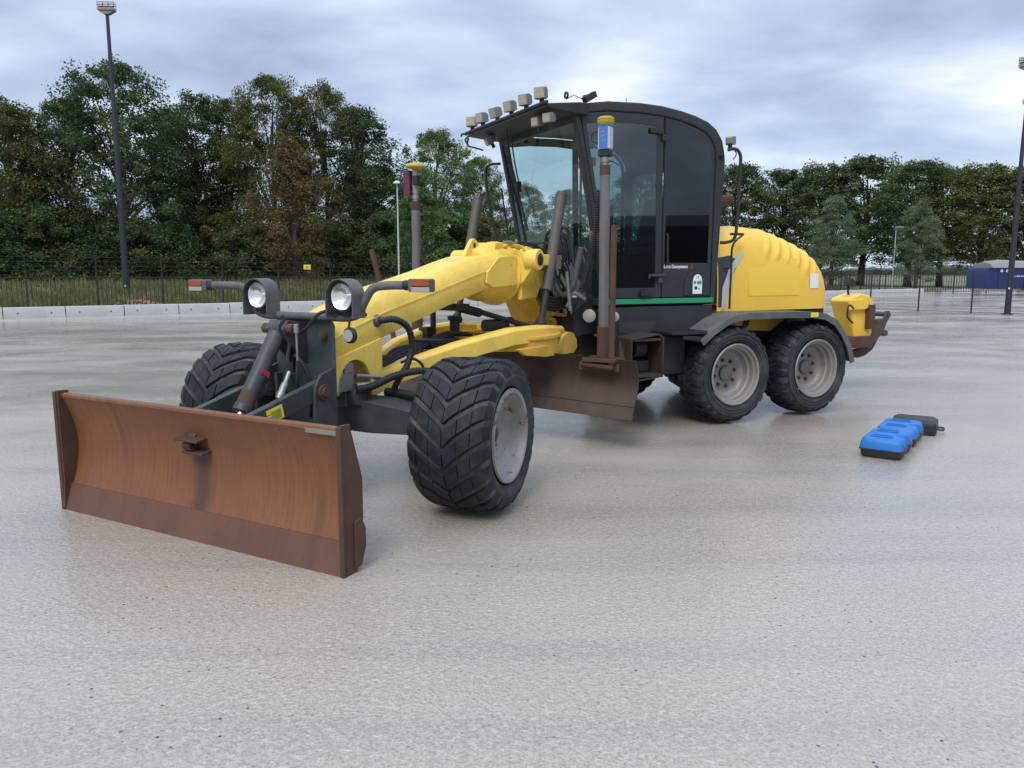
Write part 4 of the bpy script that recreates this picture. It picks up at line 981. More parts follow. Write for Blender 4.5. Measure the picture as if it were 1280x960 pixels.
# saddle carrying the lift cylinders
e_ = MB()
for s in (-1, 1):
    e_.prism([(-.96, 1.42), (-.62, 1.44), (-.52, 1.58), (-.80, 1.90), (-.90, 1.93), (-.97, 1.90)], 'y', s*.25, s*.30)
    e_.loft([[(x, y, z) for x, z in pp] for y, pp in ((s*.20, [(-1.0, 1.50), (-.62, 1.46), (-.55, 1.62), (-.78, 1.90), (-.98, 1.94)]), (s*.34, [(-1.0, 1.60), (-.74, 1.56), (-.70, 1.68), (-.82, 1.87), (-1.0, 1.90)]), (s*.46, [(-1.01, 1.76), (-.90, 1.75), (-.87, 1.80), (-.89, 1.86), (-1.01, 1.87)]))])
    e_.cyl((-.95, s*.36, 1.82), (-.95, s*.50, 1.82), .105, n=32)
    e_.bar((-.93, s*.47, 1.82), (-.46, s*.47, 1.815), .07, .11)
F(e_, 'cylinder_saddle', 'yellow', .012)
e_ = MB()
for s in (-1, 1): e_.lathe((-.95, s*.50, 1.82), (0, s, 0), [(-.01, .06), (.006, .06), (.012, .05), (.012, .001)], 28); e_.cyl((-.47, s*.43, 1.81), (-.47, s*.52, 1.81), .022, n=14)
F(e_, 'saddle_pin', 'dark', .002)
e_ = MB()   # lifting eye on the knee and mounting lugs
e_.prism([(-1.62, 1.80), (-1.47, 1.97), (-1.43, 2.01), (-1.39, 2.02), (-1.35, 2.0), (-1.25, 1.88), (-1.2, 1.84)], 'y', -.02, .02)
F(e_, 'lifting_eye', 'yellow', .006)
e_ = MB(); e_.cyl((-1.40, -.024, 1.955), (-1.40, .024, 1.955), .024, n=14); F(e_, 'eye_bush', 'rust')
e_ = MB()
e_.prism([(-1.24, 1.85), (-1.20, 1.985), (-1.0, 1.99), (-.72, 1.98), (-.66, 1.90)], 'y', -.14, .14)
e_.cyl((-1.05, -.15, 1.975), (-.70, -.17, 1.94), .03, n=16); e_.cyl((-.75, -.22, 1.93), (-.66, -.27, 1.90), .035, n=16)
F(e_, 'swivel_motor', 'yellow', .01)
e_ = MB(); e_.tube([(-1.16, -.25, 1.99), (-1.05, -.29, 2.0), (-.93, -.33, 1.985), (-.75, -.36, 1.95), (-.6, -.36, 1.90), (-.45, -.3, 1.83)], .014, 8); e_.tube([(-.9, -.3, 1.99), (-.7, -.32, 1.97), (-.55, -.3, 1.9), (-.3, -.2, 1.8)], .012, 8); F(e_, 'hydraulic_hose', 'black')
e_ = MB(); e_.cyl((-1.22, -.24, 1.985), (-1.10, -.27, 1.99), .016, n=10); e_.cyl((-1.13, -.25, 1.97), (-1.05, -.29, 2.0), .020, n=10); F(e_, 'hydraulic_coupling', 'steel')
# gooseneck down to the articulation joint
e_ = MB()
gs = [((-.62, 1.52), (-.56, 1.95)), ((-.40, 1.36), (-.10, 1.72)), ((-.24, 1.14), (.04, 1.30)), ((-.14, .82), (.06, .82))]
secs = []
for (a0, a1) in [(g0, g1) for g0, g1 in gs]:
    w_ = .20
    secs.append([(a0[0], -w_, a0[1]), (a0[0], w_, a0[1]), (a1[0], w_, a1[1]), (a1[0], -w_, a1[1])])
e_.loft(secs); F(e_, 'gooseneck', 'yellow', .01)
e_ = MB()
for z in (1.16, .84): e_.prism([(-.25, -.2), (-.02, -.24), (.10, -.16), (.14, 0), (.10, .16), (-.02, .24), (-.25, .2)], 'z', z-.02, z+.02)
e_.cyl((.02, 0, .78), (.02, 0, 1.22), .05); F(e_, 'articulation_hinge', 'yellow_dirty', .004)
# lift cylinders
for s in (-1, 1):
    T = Vector((-.47, s*.50, 2.50)); B = Vector((-.92, s*.50, 1.20)); d_ = (B-T).normalized()
    e_ = MB(); e_.cyl(T, T+d_*1.04, .052, n=24); e_.cyl(T+d_*.0, T+d_*.03, .056, n=24); lc = F(e_, 'lift_cylinder', 'barrel', .004)
    e_ = MB(); e_.cyl(T+d_*1.04, B, .033, n=18); e_.lathe(B+Vector((0, 0, -.06)), (0, 0, 1), [(0, .001), (.01, .04), (.06, .062), (.10, .045), (.13, .03)], 20); e_.build('piston_rod', 'dark', lc)
    e_ = MB(); e_.tube([T+Vector((.06, 0, -.08)), T+d_*.3+Vector((.075, 0, 0)), T+d_*.6+Vector((.075, 0, 0))], .012, 8); e_.box(T+Vector((.05, 0, -.09)), (.05, .04, .05)); e_.box(T+d_*.74+Vector((.08, s*.02, 0)), (.09, .07, .14)); e_.build('port_block', 'steel', lc)
# side shift cylinder below the boom
e_ = MB(); e_.cyl((-1.55, .05, 1.36), (-1.25, .02, 1.30), .045, n=16); e_.cyl((-1.25, .02, 1.31), (-.72, -.34, 1.12), .027, n=16); e_.cyl((-.74, -.31, 1.13), (-.62, -.40, 1.08), .055, n=12); e_.box((-1.62, .12, 1.37), (.22, .3, .06))
F(e_, 'side_shift_cylinder', 'black', .004)
# ---- draw bar and circle
e_ = MB()
for s in (-1, 1):
    P0 = [(-3.08, s*.05, .80, .05), (-2.8, s*.16, .90, .055), (-2.2, s*.33, 1.02, .07), (-1.5, s*.45, 1.10, .075), (-.95, s*.52, 1.10, .08), (-.45, s*.46, 1.06, .08)]
    secs = []
    for x, y, z, w_ in P0: secs.append([(x, y-w_, z-.08), (x, y+w_, z-.08), (x, y+w_, z+.055), (x, y+w_*.6, z+.08), (x, y-w_*.6, z+.08), (x, y-w_, z+.055)])
    e_.loft(secs)
e_.box((-.6, 0, 1.08), (.14, .95, .12)); e_.cyl((-3.12, 0, .72), (-3.12, 0, .90), .09, n=20)
F(e_, 'draw_bar', 'yellow', .01)
e_ = MB(); e_.lathe((-.95, 0, .95), (0, 0, 1), [(0, .50), (0, .64), (.10, .64), (.10, .50)], 72, closed=True); e_.lathe((-.95, 0, 1.05), (0, 0, 1), [(0, .40), (0, .66), (.035, .66), (.035, .40)], 72, closed=True)
F(e_, 'blade_circle', 'yellow_dirty', .004)
e_ = MB()
for s in (-1, 1):
    e_.prism([(-1.65, 1.0), (-1.5, .93), (-1.1, .88), (-.42, .86), (-.34, .92), (-.36, 1.0), (-.44, 1.07), (-.56, 1.09), (-.68, 1.06), (-.78, .98)], 'y', s*.62-.02, s*.62+.02)
F(e_, 'circle_cheek', 'yellow_dirty', .006)
e_ = MB(); e_.lathe((-1.5, .15, 1.02), (0, 0, 1), [(0, .12), (.08, .12), (.08, .05), (.22, .05), (.22, .07), (.26, .07), (.26, .001)], 24)
e_.box((-1.85, .12, 1.04), (.35, .28, .09)); e_.cyl((-1.2, .0, 1.17), (-.95, -.12, 1.17), .06, n=16); e_.cyl((-1.65, .3, 1.1), (-1.65, .3, 1.40), .028); e_.box((-1.72, .33, 1.12), (.12, .1, .12)); e_.tube([(-1.1, -.1, 1.18), (-.98, -.17, 1.24), (-.9, -.2, 1.18), (-.88, -.2, 1.1)], .016, 8)
F(e_, 'circle_drive_motor', 'dark', .006)
e_ = MB()
for i in range(4):
    e_.tube([(-2.75+.03*i, .05+.03*i, .93), (-2.4, .08+.04*i, .985+.012*i), (-2.0, .1+.03*i, 1.05), (-1.7, .1, 1.10+.01*i), (-1.45, .1-.04*i, 1.10)], .017, 8)
e_.lathe((-2.95, -.02, .92), (1, .15, .12), [(0, .03), (.0, .055), (.18, .085), (.24, .07), (.26, .03)], 16)
F(e_, 'hose_bundle', 'black')
# ---- front axle
e_ = MB()
secs = []
for y, hh, z, xx in ((-.98, .07, .60, .09), (-.72, .085, .60, .10), (-.3, .12, .62, .15), (.3, .12, .62, .15), (.72, .085, .60, .10), (.98, .07, .60, .09)):
    secs.append([(-3.33-xx+.13, y, z-hh), (-3.33+xx+.13, y, z-hh), (-3.33+xx+.13, y, z+hh), (-3.33-xx+.13, y, z+hh)])
e_.loft(secs); e_.cyl((-3.35, -.22, .78), (-3.35, .22, .78), .08); e_.box((-3.3, 0, .77), (.3, .3, .14))
F(e_, 'front_axle', 'grey', .012)
e_ = MB()
for s in (-1, 1): e_.cyl((-3.2, s*.90, .42), (-3.2, s*.90, .74), .07); e_.cyl((-3.2, s*.88, .56), (-3.2, s*1.12, .56), .10); e_.prism([(-3.45, .55), (-3.1, .52), (-3.1, .6), (-3.45, .63)], 'y', s*.86, s*.92)
F(e_, 'steering_knuckle', 'grey', .006)
e_ = MB(); e_.cyl((-2.98, -.85, .70), (-2.98, .85, .70), .02); e_.cyl((-3.02, -.75, .74), (-3.02, -.2, .76), .04); e_.prism([(-3.1, .66), (-2.9, .68), (-2.9, .73), (-3.1, .75)], 'y', -.9, -.8)
F(e_, 'tie_rod', 'black', .004)
e_ = MB(); e_.box((-3.48, -.10, .90), (.20, .16, .15)); e_.box((-3.44, -.14, 1.0), (.1, .1, .08)); e_.cyl((-3.36, -.18, .93), (-3.15, -.24, .90), .02); e_.cyl((-3.38, -.2, .86), (-3.2, -.26, .85), .024); e_.cyl((-3.6, -.14, .84), (-3.6, -.22, .84), .03)
F(e_, 'valve_block', 'steel', .006)
e_ = MB()
def corr(i): return 1.08 if i % 2 else .9
e_.lathe((-3.14, -.212, 1.33), (0, -1, 0), [(0, .05), (.012, .05), (.012, .033), (.03, .033), (.03, .001)], 24)
F(e_, 'hose_gland', 'fender', .002)
e_ = MB()
e_.tube([(-3.14, -.24, 1.33), (-3.05, -.32, 1.34), (-2.94, -.36, 1.27), (-2.89, -.36, 1.12), (-2.93, -.34, .98), (-3.0, -.3, .86), (-3.03, -.26, .74), (-3.04, -.24, .62)], .026, 10, sub=9, rf=corr)
e_.tube([(-3.40, -.22, .83), (-3.26, -.27, .85), (-3.1, -.32, .90), (-2.95, -.38, .925), (-2.8, -.44, .92), (-2.66, -.52, .87), (-2.58, -.60, .80)], .029, 10, sub=11, rf=corr)
e_.tube([(-2.98, -.32, 1.0), (-2.86, -.34, 1.02), (-2.76, -.36, .96), (-2.74, -.36, .86)], .012, 8)
F(e_, 'corrugated_hose', 'black')

# ---- grader (mid) blade -------------------------------------------
e_ = MB(); yb0, yb1 = -1.50, 1.28
pf = []
for i in range(13):
    t_ = i/12; pf.append((-.93+.13*sin(pi*(t_*.85+.1))-.02*t_-.05*(1-t_), .12+.44*t_))
prof_ = pf+[(x+.022, z) for x, z in reversed(pf)]
secs = []
for i in range(7):
    u = i/6; y = yb0+(yb1-yb0)*u; dz = .31+.09*u
    secs.append([(x+.06*u, y, z+dz) for x, z in prof_])
e_.loft(secs); F(e_, 'grader_blade', 'blade_dark')
e_ = MB()
secs = []
for u in (0, 1):
    y = yb0+(yb1-yb0)*u; dz = .31+.09*u
    secs.append([(x+.06*u, y, z+dz) for x, z in ((-1.0, .0), (-.985, -.004), (-.905, .125), (-.925, .13))])
e_.loft(secs); F(e_, 'grader_cutting_edge', 'blade_dark', .002)
e_ = MB(); e_.box((-.72, -.1, .62), (.05, 1.9, .07)); e_.box((-.72, -.1, .78), (.05, 1.9, .06)); e_.prism([(-.76, .50), (-.62, .6), (-.62, .86), (-.76, .86)], 'y', -.5, -.46); e_.prism([(-.76, .50), (-.62, .6), (-.62, .86), (-.76, .86)], 'y', .46, .5)
F(e_, 'blade_slide_rail', 'rust', .004)
# ---- sensor masts standing on the blade ---------------------------
for s, ym, zb, zt in ((-1, -1.14, .84, 2.69), (1, 1.07, .92, 2.45)):
    e_ = MB(); xm = -.85
    e_.box((xm, ym, zb+.02), (.26, .34, .035)); e_.box((xm+.0, ym-.12, zb-.03), (.10, .10, .12)); e_.prism([(xm+.1, zb+.2), (xm+.1, zb-.12), (xm+.24, zb-.12), (xm+.24, zb+.0)], 'y', ym-.14, ym-.12); e_.box((xm-.02, ym+.02, zb-.05), (.08, .42, .075))
    e_.cyl((xm, ym, zb+.03), (xm, ym, zb+.34), .061, n=22)
    for dy_ in (-.07, .07): e_.cyl((xm, ym+dy_*.8, zb+.25), (xm, ym+dy_*1.3, zb+.25), .012, n=8)
    F(e_, 'mast_bracket', 'rust', .004)
    e_ = MB(); e_.cyl((xm, ym, zb+.3), (xm+.0, ym-.012*s, zt), .049, n=22); e_.mi = 1; e_.cyl((xm, ym-.012*s, zt-.09), (xm, ym-.012*s, zt+.002), .0505, n=22)
    F(e_, 'sensor_mast', ['galv', 'rust'], 0)
    e_ = MB(); yy = ym-.012*s; e_.cyl((xm, yy, zt), (xm, yy, zt+.10), .03, n=16); e_.cyl((xm, yy, zt+.03), (xm, yy, zt+.07), .038, n=16); F(e_, 'mast_adapter', 'steel')
    # coiled cable
    pts = []; tn = 46
    x0, y0, z0 = (xm-.02, ym+.075, zt-.22) if s < 0 else (xm-.03, ym+.07, zt-.35)
    x1, y1, z1 = (xm+.12, ym+.30, 1.50) if s < 0 else (xm+.1, ym-.35, 1.62)
    for i in range(tn*8+1):
        u = i/(tn*8); a = u*tn*2*pi; sag = -.10*sin(pi*u)
        pts.append((x0+(x1-x0)*u+.026*cos(a), y0+(y1-y0)*u**1.6+.026*sin(a), z0+(z1-z0)*u+sag*.4))
    e_ = MB(); e_.tube(pts, .0075, 5, smooth=False); F(e_, 'coiled_cable', 'black')
xm, yy, zt = -.85, -1.128, 2.77
e_ = MB(); e_.box((xm, yy, zt+.03), (.10, .115, .06)); rb = F(e_, 'satellite_receiver', 'dark', .01)
e_ = MB(); e_.box((xm, yy, zt+.165), (.105, .125, .21)); e_.build('receiver_body', 'silver', rb, .02)
e_ = MB(); e_.box((xm-.056, yy, zt+.165), (.008, .085, .205)); e_.box((xm+.0, yy, zt+.275), (.10, .115, .012)); fp = e_.build('front_panel', 'gnss_blue', rb, .003)
e_ = MB()
for z in (.10, .14, .18, .22):
    e_.cyl((xm-.059, yy, zt+z), (xm-.0625, yy, zt+z), .014 if z > .1 else .006, n=16)
e_.box((xm-.061, yy, zt+.25), (.002, .055, .012)); e_.build('keypad', 'gnss_blue' if False else 'alu', rb)
e_ = MB(); e_.lathe((xm, yy, zt+.28), (0, 0, 1), [(0, .055), (.015, .07), (.03, .078), (.045, .08), (.048, .074), (.052, .074), (.055, .08), (.068, .078), (.078, .06), (.08, .001)], 36); e_.build('antenna_dome', 'gnss_yellow', rb)
e_ = MB(); e_.tube([(xm, yy+.06, zt+.24), (xm, yy+.13, zt+.22), (xm, yy+.14, zt+.16), (xm, yy+.065, zt+.13)], .007, 8); e_.tube([(xm, yy-.02, zt-.04), (xm, yy-.08, zt-.05), (xm, yy-.14, zt-.09)], .006, 8); e_.build('cable', 'black', rb)
xm, yy, zt = -.85, 1.058, 2.54
e_ = MB(); e_.cyl((xm, yy, zt), (xm, yy, zt+.24), .035, n=20); rb = F(e_, 'satellite_receiver', 'steel')
e_ = MB(); e_.box((xm+.02, yy+.10, zt+.11), (.11, .085, .27)); e_.build('receiver_body', 'maroon', rb, .015)
e_ = MB(); e_.box((xm-.04, yy-.04, zt+.13), (.06, .06, .1)); e_.build('clamp', 'black', rb, .006)
e_ = MB(); e_.lathe((xm, yy, zt+.24), (0, 0, 1), [(0, .03), (.02, .06), (.03, .105), (.04, .108), (.05, .105), (.075, .06), (.08, .001)], 36); e_.build('antenna_dome', 'gnss_yellow', rb)
e_ = MB(); e_.tube([(xm, yy+.1, zt+.26), (xm, yy+.18, zt+.24), (xm-.04, yy+.17, zt+.1), (xm, yy+.12, zt-.02)], .007, 8); e_.build('cable', 'black', rb)
e_ = MB(); e_.cyl((-.93, -1.26, .78), (-.93, -1.26, 2.13), .029, n=18); e_.cyl((-.93, -1.27, .79), (-.93, -.95, .82), .033, n=18); F(e_, 'brown_stake', 'rust', .002)
e_ = MB(); e_.cyl((-.93, 1.30, .85), (-.93, 1.62, 1.95), .029, n=18); e_.cyl((-.93, 1.3, .85), (-.93, .95, .86), .033, n=18); F(e_, 'brown_stake', 'rust', .002)

# ================= rear frame ======================================
# ---- engine hood
def hood():
    P = [(1.90, 2.17), (2.15, 2.23), (2.4, 2.255), (2.6, 2.245), (2.75, 2.22), (2.9, 2.185), (3.05, 2.14), (3.2, 2.09), (3.35, 2.035), (3.5, 1.965), (3.6, 1.905), (3.68, 1.83), (3.735, 1.74), (3.76, 1.62)]
    def zt(x):
        for (a, b), (c, d) in zip(P, P[1:]):
            if x <= c: return b+(d-b)*(x-a)/(c-a)
        return P[-1][1]
    xs = [1.90+i*(1.86/92) for i in range(93)]; NS = 56; secs = []
    for x in xs:
        z1 = zt(x); zb = 1.25; sec = []
        endk = 1-.10*max(0, (x-3.4)/.36)**2.4
        for i in range(NS+1):
            a = pi*i/NS; n = .36
            cy_ = cos(a); sy_ = sin(a)
            y = -.80*endk*math.copysign(abs(cy_)**n, cy_); z = zb+(z1-zb)*abs(sy_)**n
            h = (z-zb)/(z1-zb)
            y *= 1-.07*h*h
            # pressed ribs running up over the shoulder
            zl = 1.90-.30*(x-2.66)
            ph = (x-.42*(z-1.9)-2.60)/.185
            if 0 < ph < 5.4 and z > zl-.02:
                fr = ph % 1; e2 = min(1, max(0, (z-zl+.02)/.05))
                bmp = (.031*math.exp(-(abs(fr-.38)/.25)**3)-.008)*e2
                if ph > 4.9: bmp *= .5
                nrm = Vector((0, -cy_ if True else 0, sy_)).normalized(); y += nrm.y*bmp; z += nrm.z*bmp
            # dished shoulder behind the cab
            sec.append((x+.0, y, z))
        secs.append(sec)
    # rounded rear
    g = MB(); n1 = NS+1
    vs = [p for s_ in secs for p in s_]; fs = [(k*n1+i, k*n1+i+1, (k+1)*n1+i+1, (k+1)*n1+i) for k in range(len(secs)-1) for i in range(NS)]
    # back closing panel, slightly bulged
    last = secs[-1]; k0 = len(vs); rings = 5
    for r_ in range(1, rings+1):
        s_ = 1-r_/rings*.98; 
        for p in last: vs.append((3.76+.07*(1-(s_)**4), p[1]*s_, 1.42+(p[2]-1.42)*s_ if r_ < rings else 1.42))
    bidx = (len(secs)-1)*n1
    for r_ in range(rings):
        a0 = bidx if r_ == 0 else k0+(r_-1)*n1; b0 = k0+r_*n1
        fs += [(a0+i, a0+i+1, b0+i+1, b0+i) for i in range(NS)]
    g.mesh(vs, fs)
    g.mesh([(1.9, -.8, 1.2495), (3.78, -.75, 1.2495), (3.78, .75, 1.2495), (1.9, .8, 1.2495)], [(0, 1, 2, 3)])
    return g.build('engine_hood', 'yellow_hood', GR, sharp=50)
hd = hood()
def hood_y(x, z):
    h = min(.97, max(0, (z-1.25)/(2.2-1.25))); sn = h**(1/.36)
    return -.80*(1-sn*sn)**.18*(1-.07*h*h)*(1-.10*max(0, (x-3.4)/.36)**2.4)
def on_side(poly, y0, name, mat, th=.003):
    """thin vinyl that follows the side of the hood"""
    bm = bmesh.new(); f = bm.faces.new([bm.verts.new((x, 0, z)) for x, z in poly])
    bmesh.ops.triangulate(bm, faces=[f]); bmesh.ops.subdivide_edges(bm, edges=bm.edges[:], cuts=7, use_grid_fill=True)
    for v in bm.verts: v.co.y = hood_y(v.co.x, v.co.z)-.002-(-.800-y0 if y0 < -.8 else 0)-th*.5
    bmesh.ops.recalc_face_normals(bm, faces=bm.faces); me = bpy.data.meshes.new(name); bm.to_mesh(me); bm.free(); me.materials.append(M[mat])
    o = bpy.data.objects.new(name, me); COL.objects.link(o); o.parent = hd; return o
on_side([(1.915, 1.30), (1.915, 1.86), (2.28, 1.92), (2.13, 1.76), (2.04, 1.5), (2.02, 1.30)], -.800, 'black_swoosh', 'black_decal')
on_side([(1.96, 1.27), (2.02, 1.27), (2.05, 1.48), (2.16, 1.74), (2.34, 1.93), (2.22, 1.90), (2.08, 1.76), (1.97, 1.52)], -.806, 'silver_swoosh', 'silver')
on_side([(3.38, 1.50), (3.53, 1.50), (3.53, 1.68), (3.38, 1.68)], -.795, 'white_patch', 'white')
m, t = mk('faded_yellow'); t.b.inputs['Base Color'].default_value = (0.79, 0.525, 0.053, 1); t.b.inputs['Roughness'].default_value = .4; M['faded'] = m
on_side([(2.38, 1.42), (3.2, 1.42), (3.2, 1.86), (2.38, 1.86)], -.800, 'bright_patch', 'faded', .001)
e_ = MB(); e_.tube([(2.03, -.865, 1.28), (2.03, -.87, 1.75), (2.04, -.87, 2.0), (2.2, -.85, 2.12), (2.24, -.80, 2.13)], .012, 8); e_.cyl((2.03, -.87, 1.75), (1.98, -.80, 1.75), .014, n=8); e_.cyl((2.2, -.85, 2.13), (2.06, -.80, 2.13), .014, n=8)
Rr(e_, 'hood_handrail', 'dark')
e_ = MB(); e_.tube([(2.1, -.42, 2.15), (2.1, -.42, 2.32), (2.11, -.42, 2.40), (2.16, -.43, 2.48), (2.26, -.44, 2.54), (2.36, -.45, 2.57)], .055, 16); Rr(e_, 'exhaust_pipe', 'rust')
# ---- chassis
e_ = MB(); e_.box((2.75, 0, .92), (2.2, 1.24, .64)); e_.box((1.1, 0, .78), (2.0, .9, .55)); Rr(e_, 'rear_chassis', 'dark', .01)
e_ = MB(); e_.prism([(1.95, 1.24), (1.95, 1.04), (2.9, .98), (3.3, 1.24)], 'y', -.66, -.624); cp = Rr(e_, 'side_cover', 'yellow_dirty', .004)
e_ = MB()
for x in (2.2, 2.48): e_.prism([(x, 1.235), (x+.10, 1.235), (x+.04, 1.04), (x-.06, 1.04)], 'y', -.666, -.661)
e_.build('hazard_stripe', 'black_decal', cp)
e_ = MB()
for s in (-1, 1): e_.prism([(1.6, .50), (1.7, .72), (3.3, .72), (3.4, .50), (3.3, .36), (1.7, .36)], 'y', s*.72-.06, s*.72+.06)
for x in (1.87, 3.13): e_.cyl((x, -.95, .562), (x, .95, .562), .09)
Rr(e_, 'tandem_case', 'dark', .01)
# ---- fenders
fpath = [(1.33, .97), (1.48, 1.08), (1.66, 1.18), (1.84, 1.235), (2.05, 1.25), (2.6, 1.25), (3.0, 1.24), (3.22, 1.215), (3.42, 1.13), (3.57, .98), (3.68, .82), (3.76, .62)]
for s in (-1, 1):
    e_ = MB(); secs = []
    for i, (x, z) in enumerate(fpath):
        a = Vector(fpath[min(i+1, len(fpath)-1)])-Vector(fpath[max(i-1, 0)]); a.normalize(); nx, nz_ = -a.y, a.x
        if nz_ < 0 and i < len(fpath)-3: nx, nz_ = -nx, -nz_
        if i >= len(fpath)-3: nx, nz_ = abs(nx), abs(nz_)
        T = .022; lip = .075
        yo, yi = s*1.21, s*.72
        sec = [(x, yi, z), (x, yo, z), (x-nx*lip, yo, z-nz_*lip), (x-nx*lip, yo-s*.018, z-nz_*lip), (x-nx*T, yo-s*.02, z-nz_*T), (x-nx*T, yi, z-nz_*T)]
        secs.append(sec)
    e_.loft(secs); fd = Rr(e_, 'fender', 'fender', .004)
e_ = MB(); e_.box((3.02, -1.214, 1.205), (.12, .006, .055)); Rr(e_, 'yellow_reflector', 'label_yellow')
e_ = MB(); e_.box((1.18, -1.0, 1.055), (.48, .42, .03)); e_.prism([(1.1, 1.03), (1.45, 1.0), (1.42, .97), (1.1, .99)], 'y', -1.2, -.8)
for i in range(7): e_.box((1.0+i*.06, -1.0, 1.073), (.014, .38, .008))
Rr(e_, 'cab_step', 'dark', .003)
# ---- cab lower skirt and front chassis
e_ = MB()
e_.prism([(.36, 1.33), (1.79, 1.33), (1.77, 1.06), (1.4, 1.0), (.42, 1.0), (.36, 1.05)], 'y', -.855, .855); Rr(e_, 'cab_skirt', 'cab', .012)
e_ = MB(); e_.prism([(.50, 1.16), (.98, 1.16), (.98, 1.05), (.50, 1.05)], 'y', -.860, -.853); Rr(e_, 'skirt_recess', 'black_decal', .002)
e_ = MB(); e_.prism([(.34, 1.36), (1.78, 1.36), (1.775, 1.415), (.335, 1.415)], 'y', -.875, -.855); Rr(e_, 'green_stripe', 'green', .002)
e_ = MB(); e_.prism([(.10, 1.0), (.36, 1.04), (.36, 1.35), (.25, 1.40), (.10, 1.3)], 'y', -.6, .6); Rr(e_, 'cab_front_box', 'dark', .012)
e_ = MB(); e_.prism([(.02, .84), (.45, .84), (.45, 1.14), (.02, 1.2)], 'y', -.24, .24); e_.prism([(.05, 1.22), (.30, 1.22), (.30, 1.26), (.05, 1.26)], 'y', -.46, -.1); e_.prism([(.05, 1.02), (.30, 1.02), (.30, 1.06), (.05, 1.06)], 'y', -.46, -.1); e_.prism([(.16, .7), (.3, .7), (.3, 1.3), (.16, 1.3)], 'y', -.45, -.3)
Rr(e_, 'joint_frame', 'yellow_dirty', .006)
# step box with brown frame under the cab
e_ = MB()
e_.ring([(.44, .56), (.86, .60), (.86, 1.02), (.80, 1.06), (.44, 1.02)], [(.455, .575), (.845, .612), (.845, 1.01), (.79, 1.045), (.455, 1.0)], 'y', -1.18, -.80)
e_.box((.66, -1.0, 1.0), (.34, .34, .03)); e_.box((.66, -1.0, .62), (.36, .34, .03)); Rr(e_, 'step_frame', 'step_brown', .003)
e_ = MB(); e_.box((.70, -.70, .80), (.5, .18, .42)); e_.cyl((.6, -.95, .9), (.75, -.95, .9), .1); e_.cyl((.52, -.92, .72), (.78, -.92, .72), .05); e_.box((1.15, -.82, .80), (.42, .2, .44)); e_.box((.68, -.9, .7), (.26, .2, .12)); Rr(e_, 'battery_box', 'dark', .01)
# small round lights beside the joint
for x, y, z, r_ in ((.22, -.72, 1.24, .07), (.40, -.93, 1.235, .05)):
    e_ = MB(); e_.lathe((x, y, z), (-.75, -.66, 0), [(-.05, .001), (-.04, r_*.7), (0, r_), (.012, r_), (.022, r_*.6), (.026, .001)], 24); e_.cyl((x, y, z), (x+.1, y+.12, z), .02, n=8); Rr(e_, 'side_lamp', 'clear_lens')
# ---- cab shell
YN = -.85
def shell_x(z):   # front edge x of the cab at height z
    return -.06+(3.25-z)*.212
roof = [(-.06, 3.33), (.0, 3.36), (.32, 3.415), (.72, 3.435), (1.0, 3.43), (1.25, 3.405), (1.45, 3.37), (1.63, 3.32), (1.75, 3.25), (1.84, 3.14), (1.875, 3.02), (1.88, 2.9)]
roofi = [(-.04, 3.25), (.0, 3.265), (.32, 3.315), (.72, 3.33), (1.0, 3.325), (1.25, 3.30), (1.42, 3.265), (1.58, 3.215), (1.67, 3.15), (1.73, 3.07), (1.76, 2.98), (1.77, 2.9)]
e_ = MB(); e_.prism(roof+list(reversed(roofi)), 'y', -.865, .865); Rr(e_, 'cab_roof', 'cab', .02, seg=3)
for s in (-1, 1):
    ya, yb = (s*.865, s*.80)
    e_ = MB()
    e_.prism([(shell_x(3.27)-.02, 3.27), (shell_x(3.27)+.045, 3.275), (shell_x(1.38)+.05, 1.38), (shell_x(1.38)-.02, 1.38)], 'y', ya, yb)
    Rr(e_, 'front_pillar', 'cab', .008)
    e_ = MB(); e_.prism([(1.745, 1.34), (1.81, 1.34), (1.885, 2.9), (1.875, 3.0), (1.77, 2.98)], 'y', ya, yb); Rr(e_, 'rear_pillar', 'cab', .01)
    # front section (door on the near side)
    o_ = [(shell_x(3.26)+.055, 3.265), (.32, 3.305), (.72, 3.32), (1.02, 3.315), (1.035, 2.4), (1.045, 1.425), (shell_x(1.425)+.06, 1.425), (shell_x(2.3)+.056, 2.3)]
    i_ = [(shell_x(3.16)+.10, 3.175), (.34, 3.21), (.72, 3.225), (.945, 3.215), (.955, 2.4), (.965, 1.53), (shell_x(1.53)+.11, 1.53), (shell_x(2.3)+.10, 2.3)]
    e_ = MB(); e_.ring(o_, i_, 'y', s*.862, s*.835); dr = Rr(e_, 'cab_door' if s < 0 else 'side_window_frame', 'cab', .004)
    e_ = MB(); e_.prism(i_, 'y', s*.856, s*.850); e_.build('pane', 'glass_door' if s < 0 else 'glass', dr)
    # rear quarter
    o2 = [(1.055, 3.31), (1.25, 3.285), (1.42, 3.25), (1.58, 3.2), (1.66, 3.14), (1.71, 3.07), (1.735, 2.98), (1.73, 1.425), (1.06, 1.425)]
    i2 = [(1.08, 3.285), (1.24, 3.26), (1.40, 3.225), (1.56, 3.17), (1.63, 3.12), (1.675, 3.05), (1.695, 2.96), (1.685, 1.80), (1.085, 1.80)]
    if s < 0:
        e_ = MB(); e_.ring(o2, i2, 'y', s*.862, s*.835); qf = Rr(e_, 'rear_quarter_panel', 'cab', .004)
        e_ = MB(); e_.prism(i2, 'y', s*.860, s*.854); e_.build('pane', 'glass_black', qf)
    else:
        e_ = MB(); e_.ring(o2, [(x, max(z, 1.95)) for x, z in i2], 'y', s*.862, s*.835); qf = Rr(e_, 'rear_quarter_panel', 'cab', .004)
        e_ = MB(); e_.prism([(x, max(z, 1.95)) for x, z in i2], 'y', s*.860, s*.854); e_.build('pane', 'glass', qf)
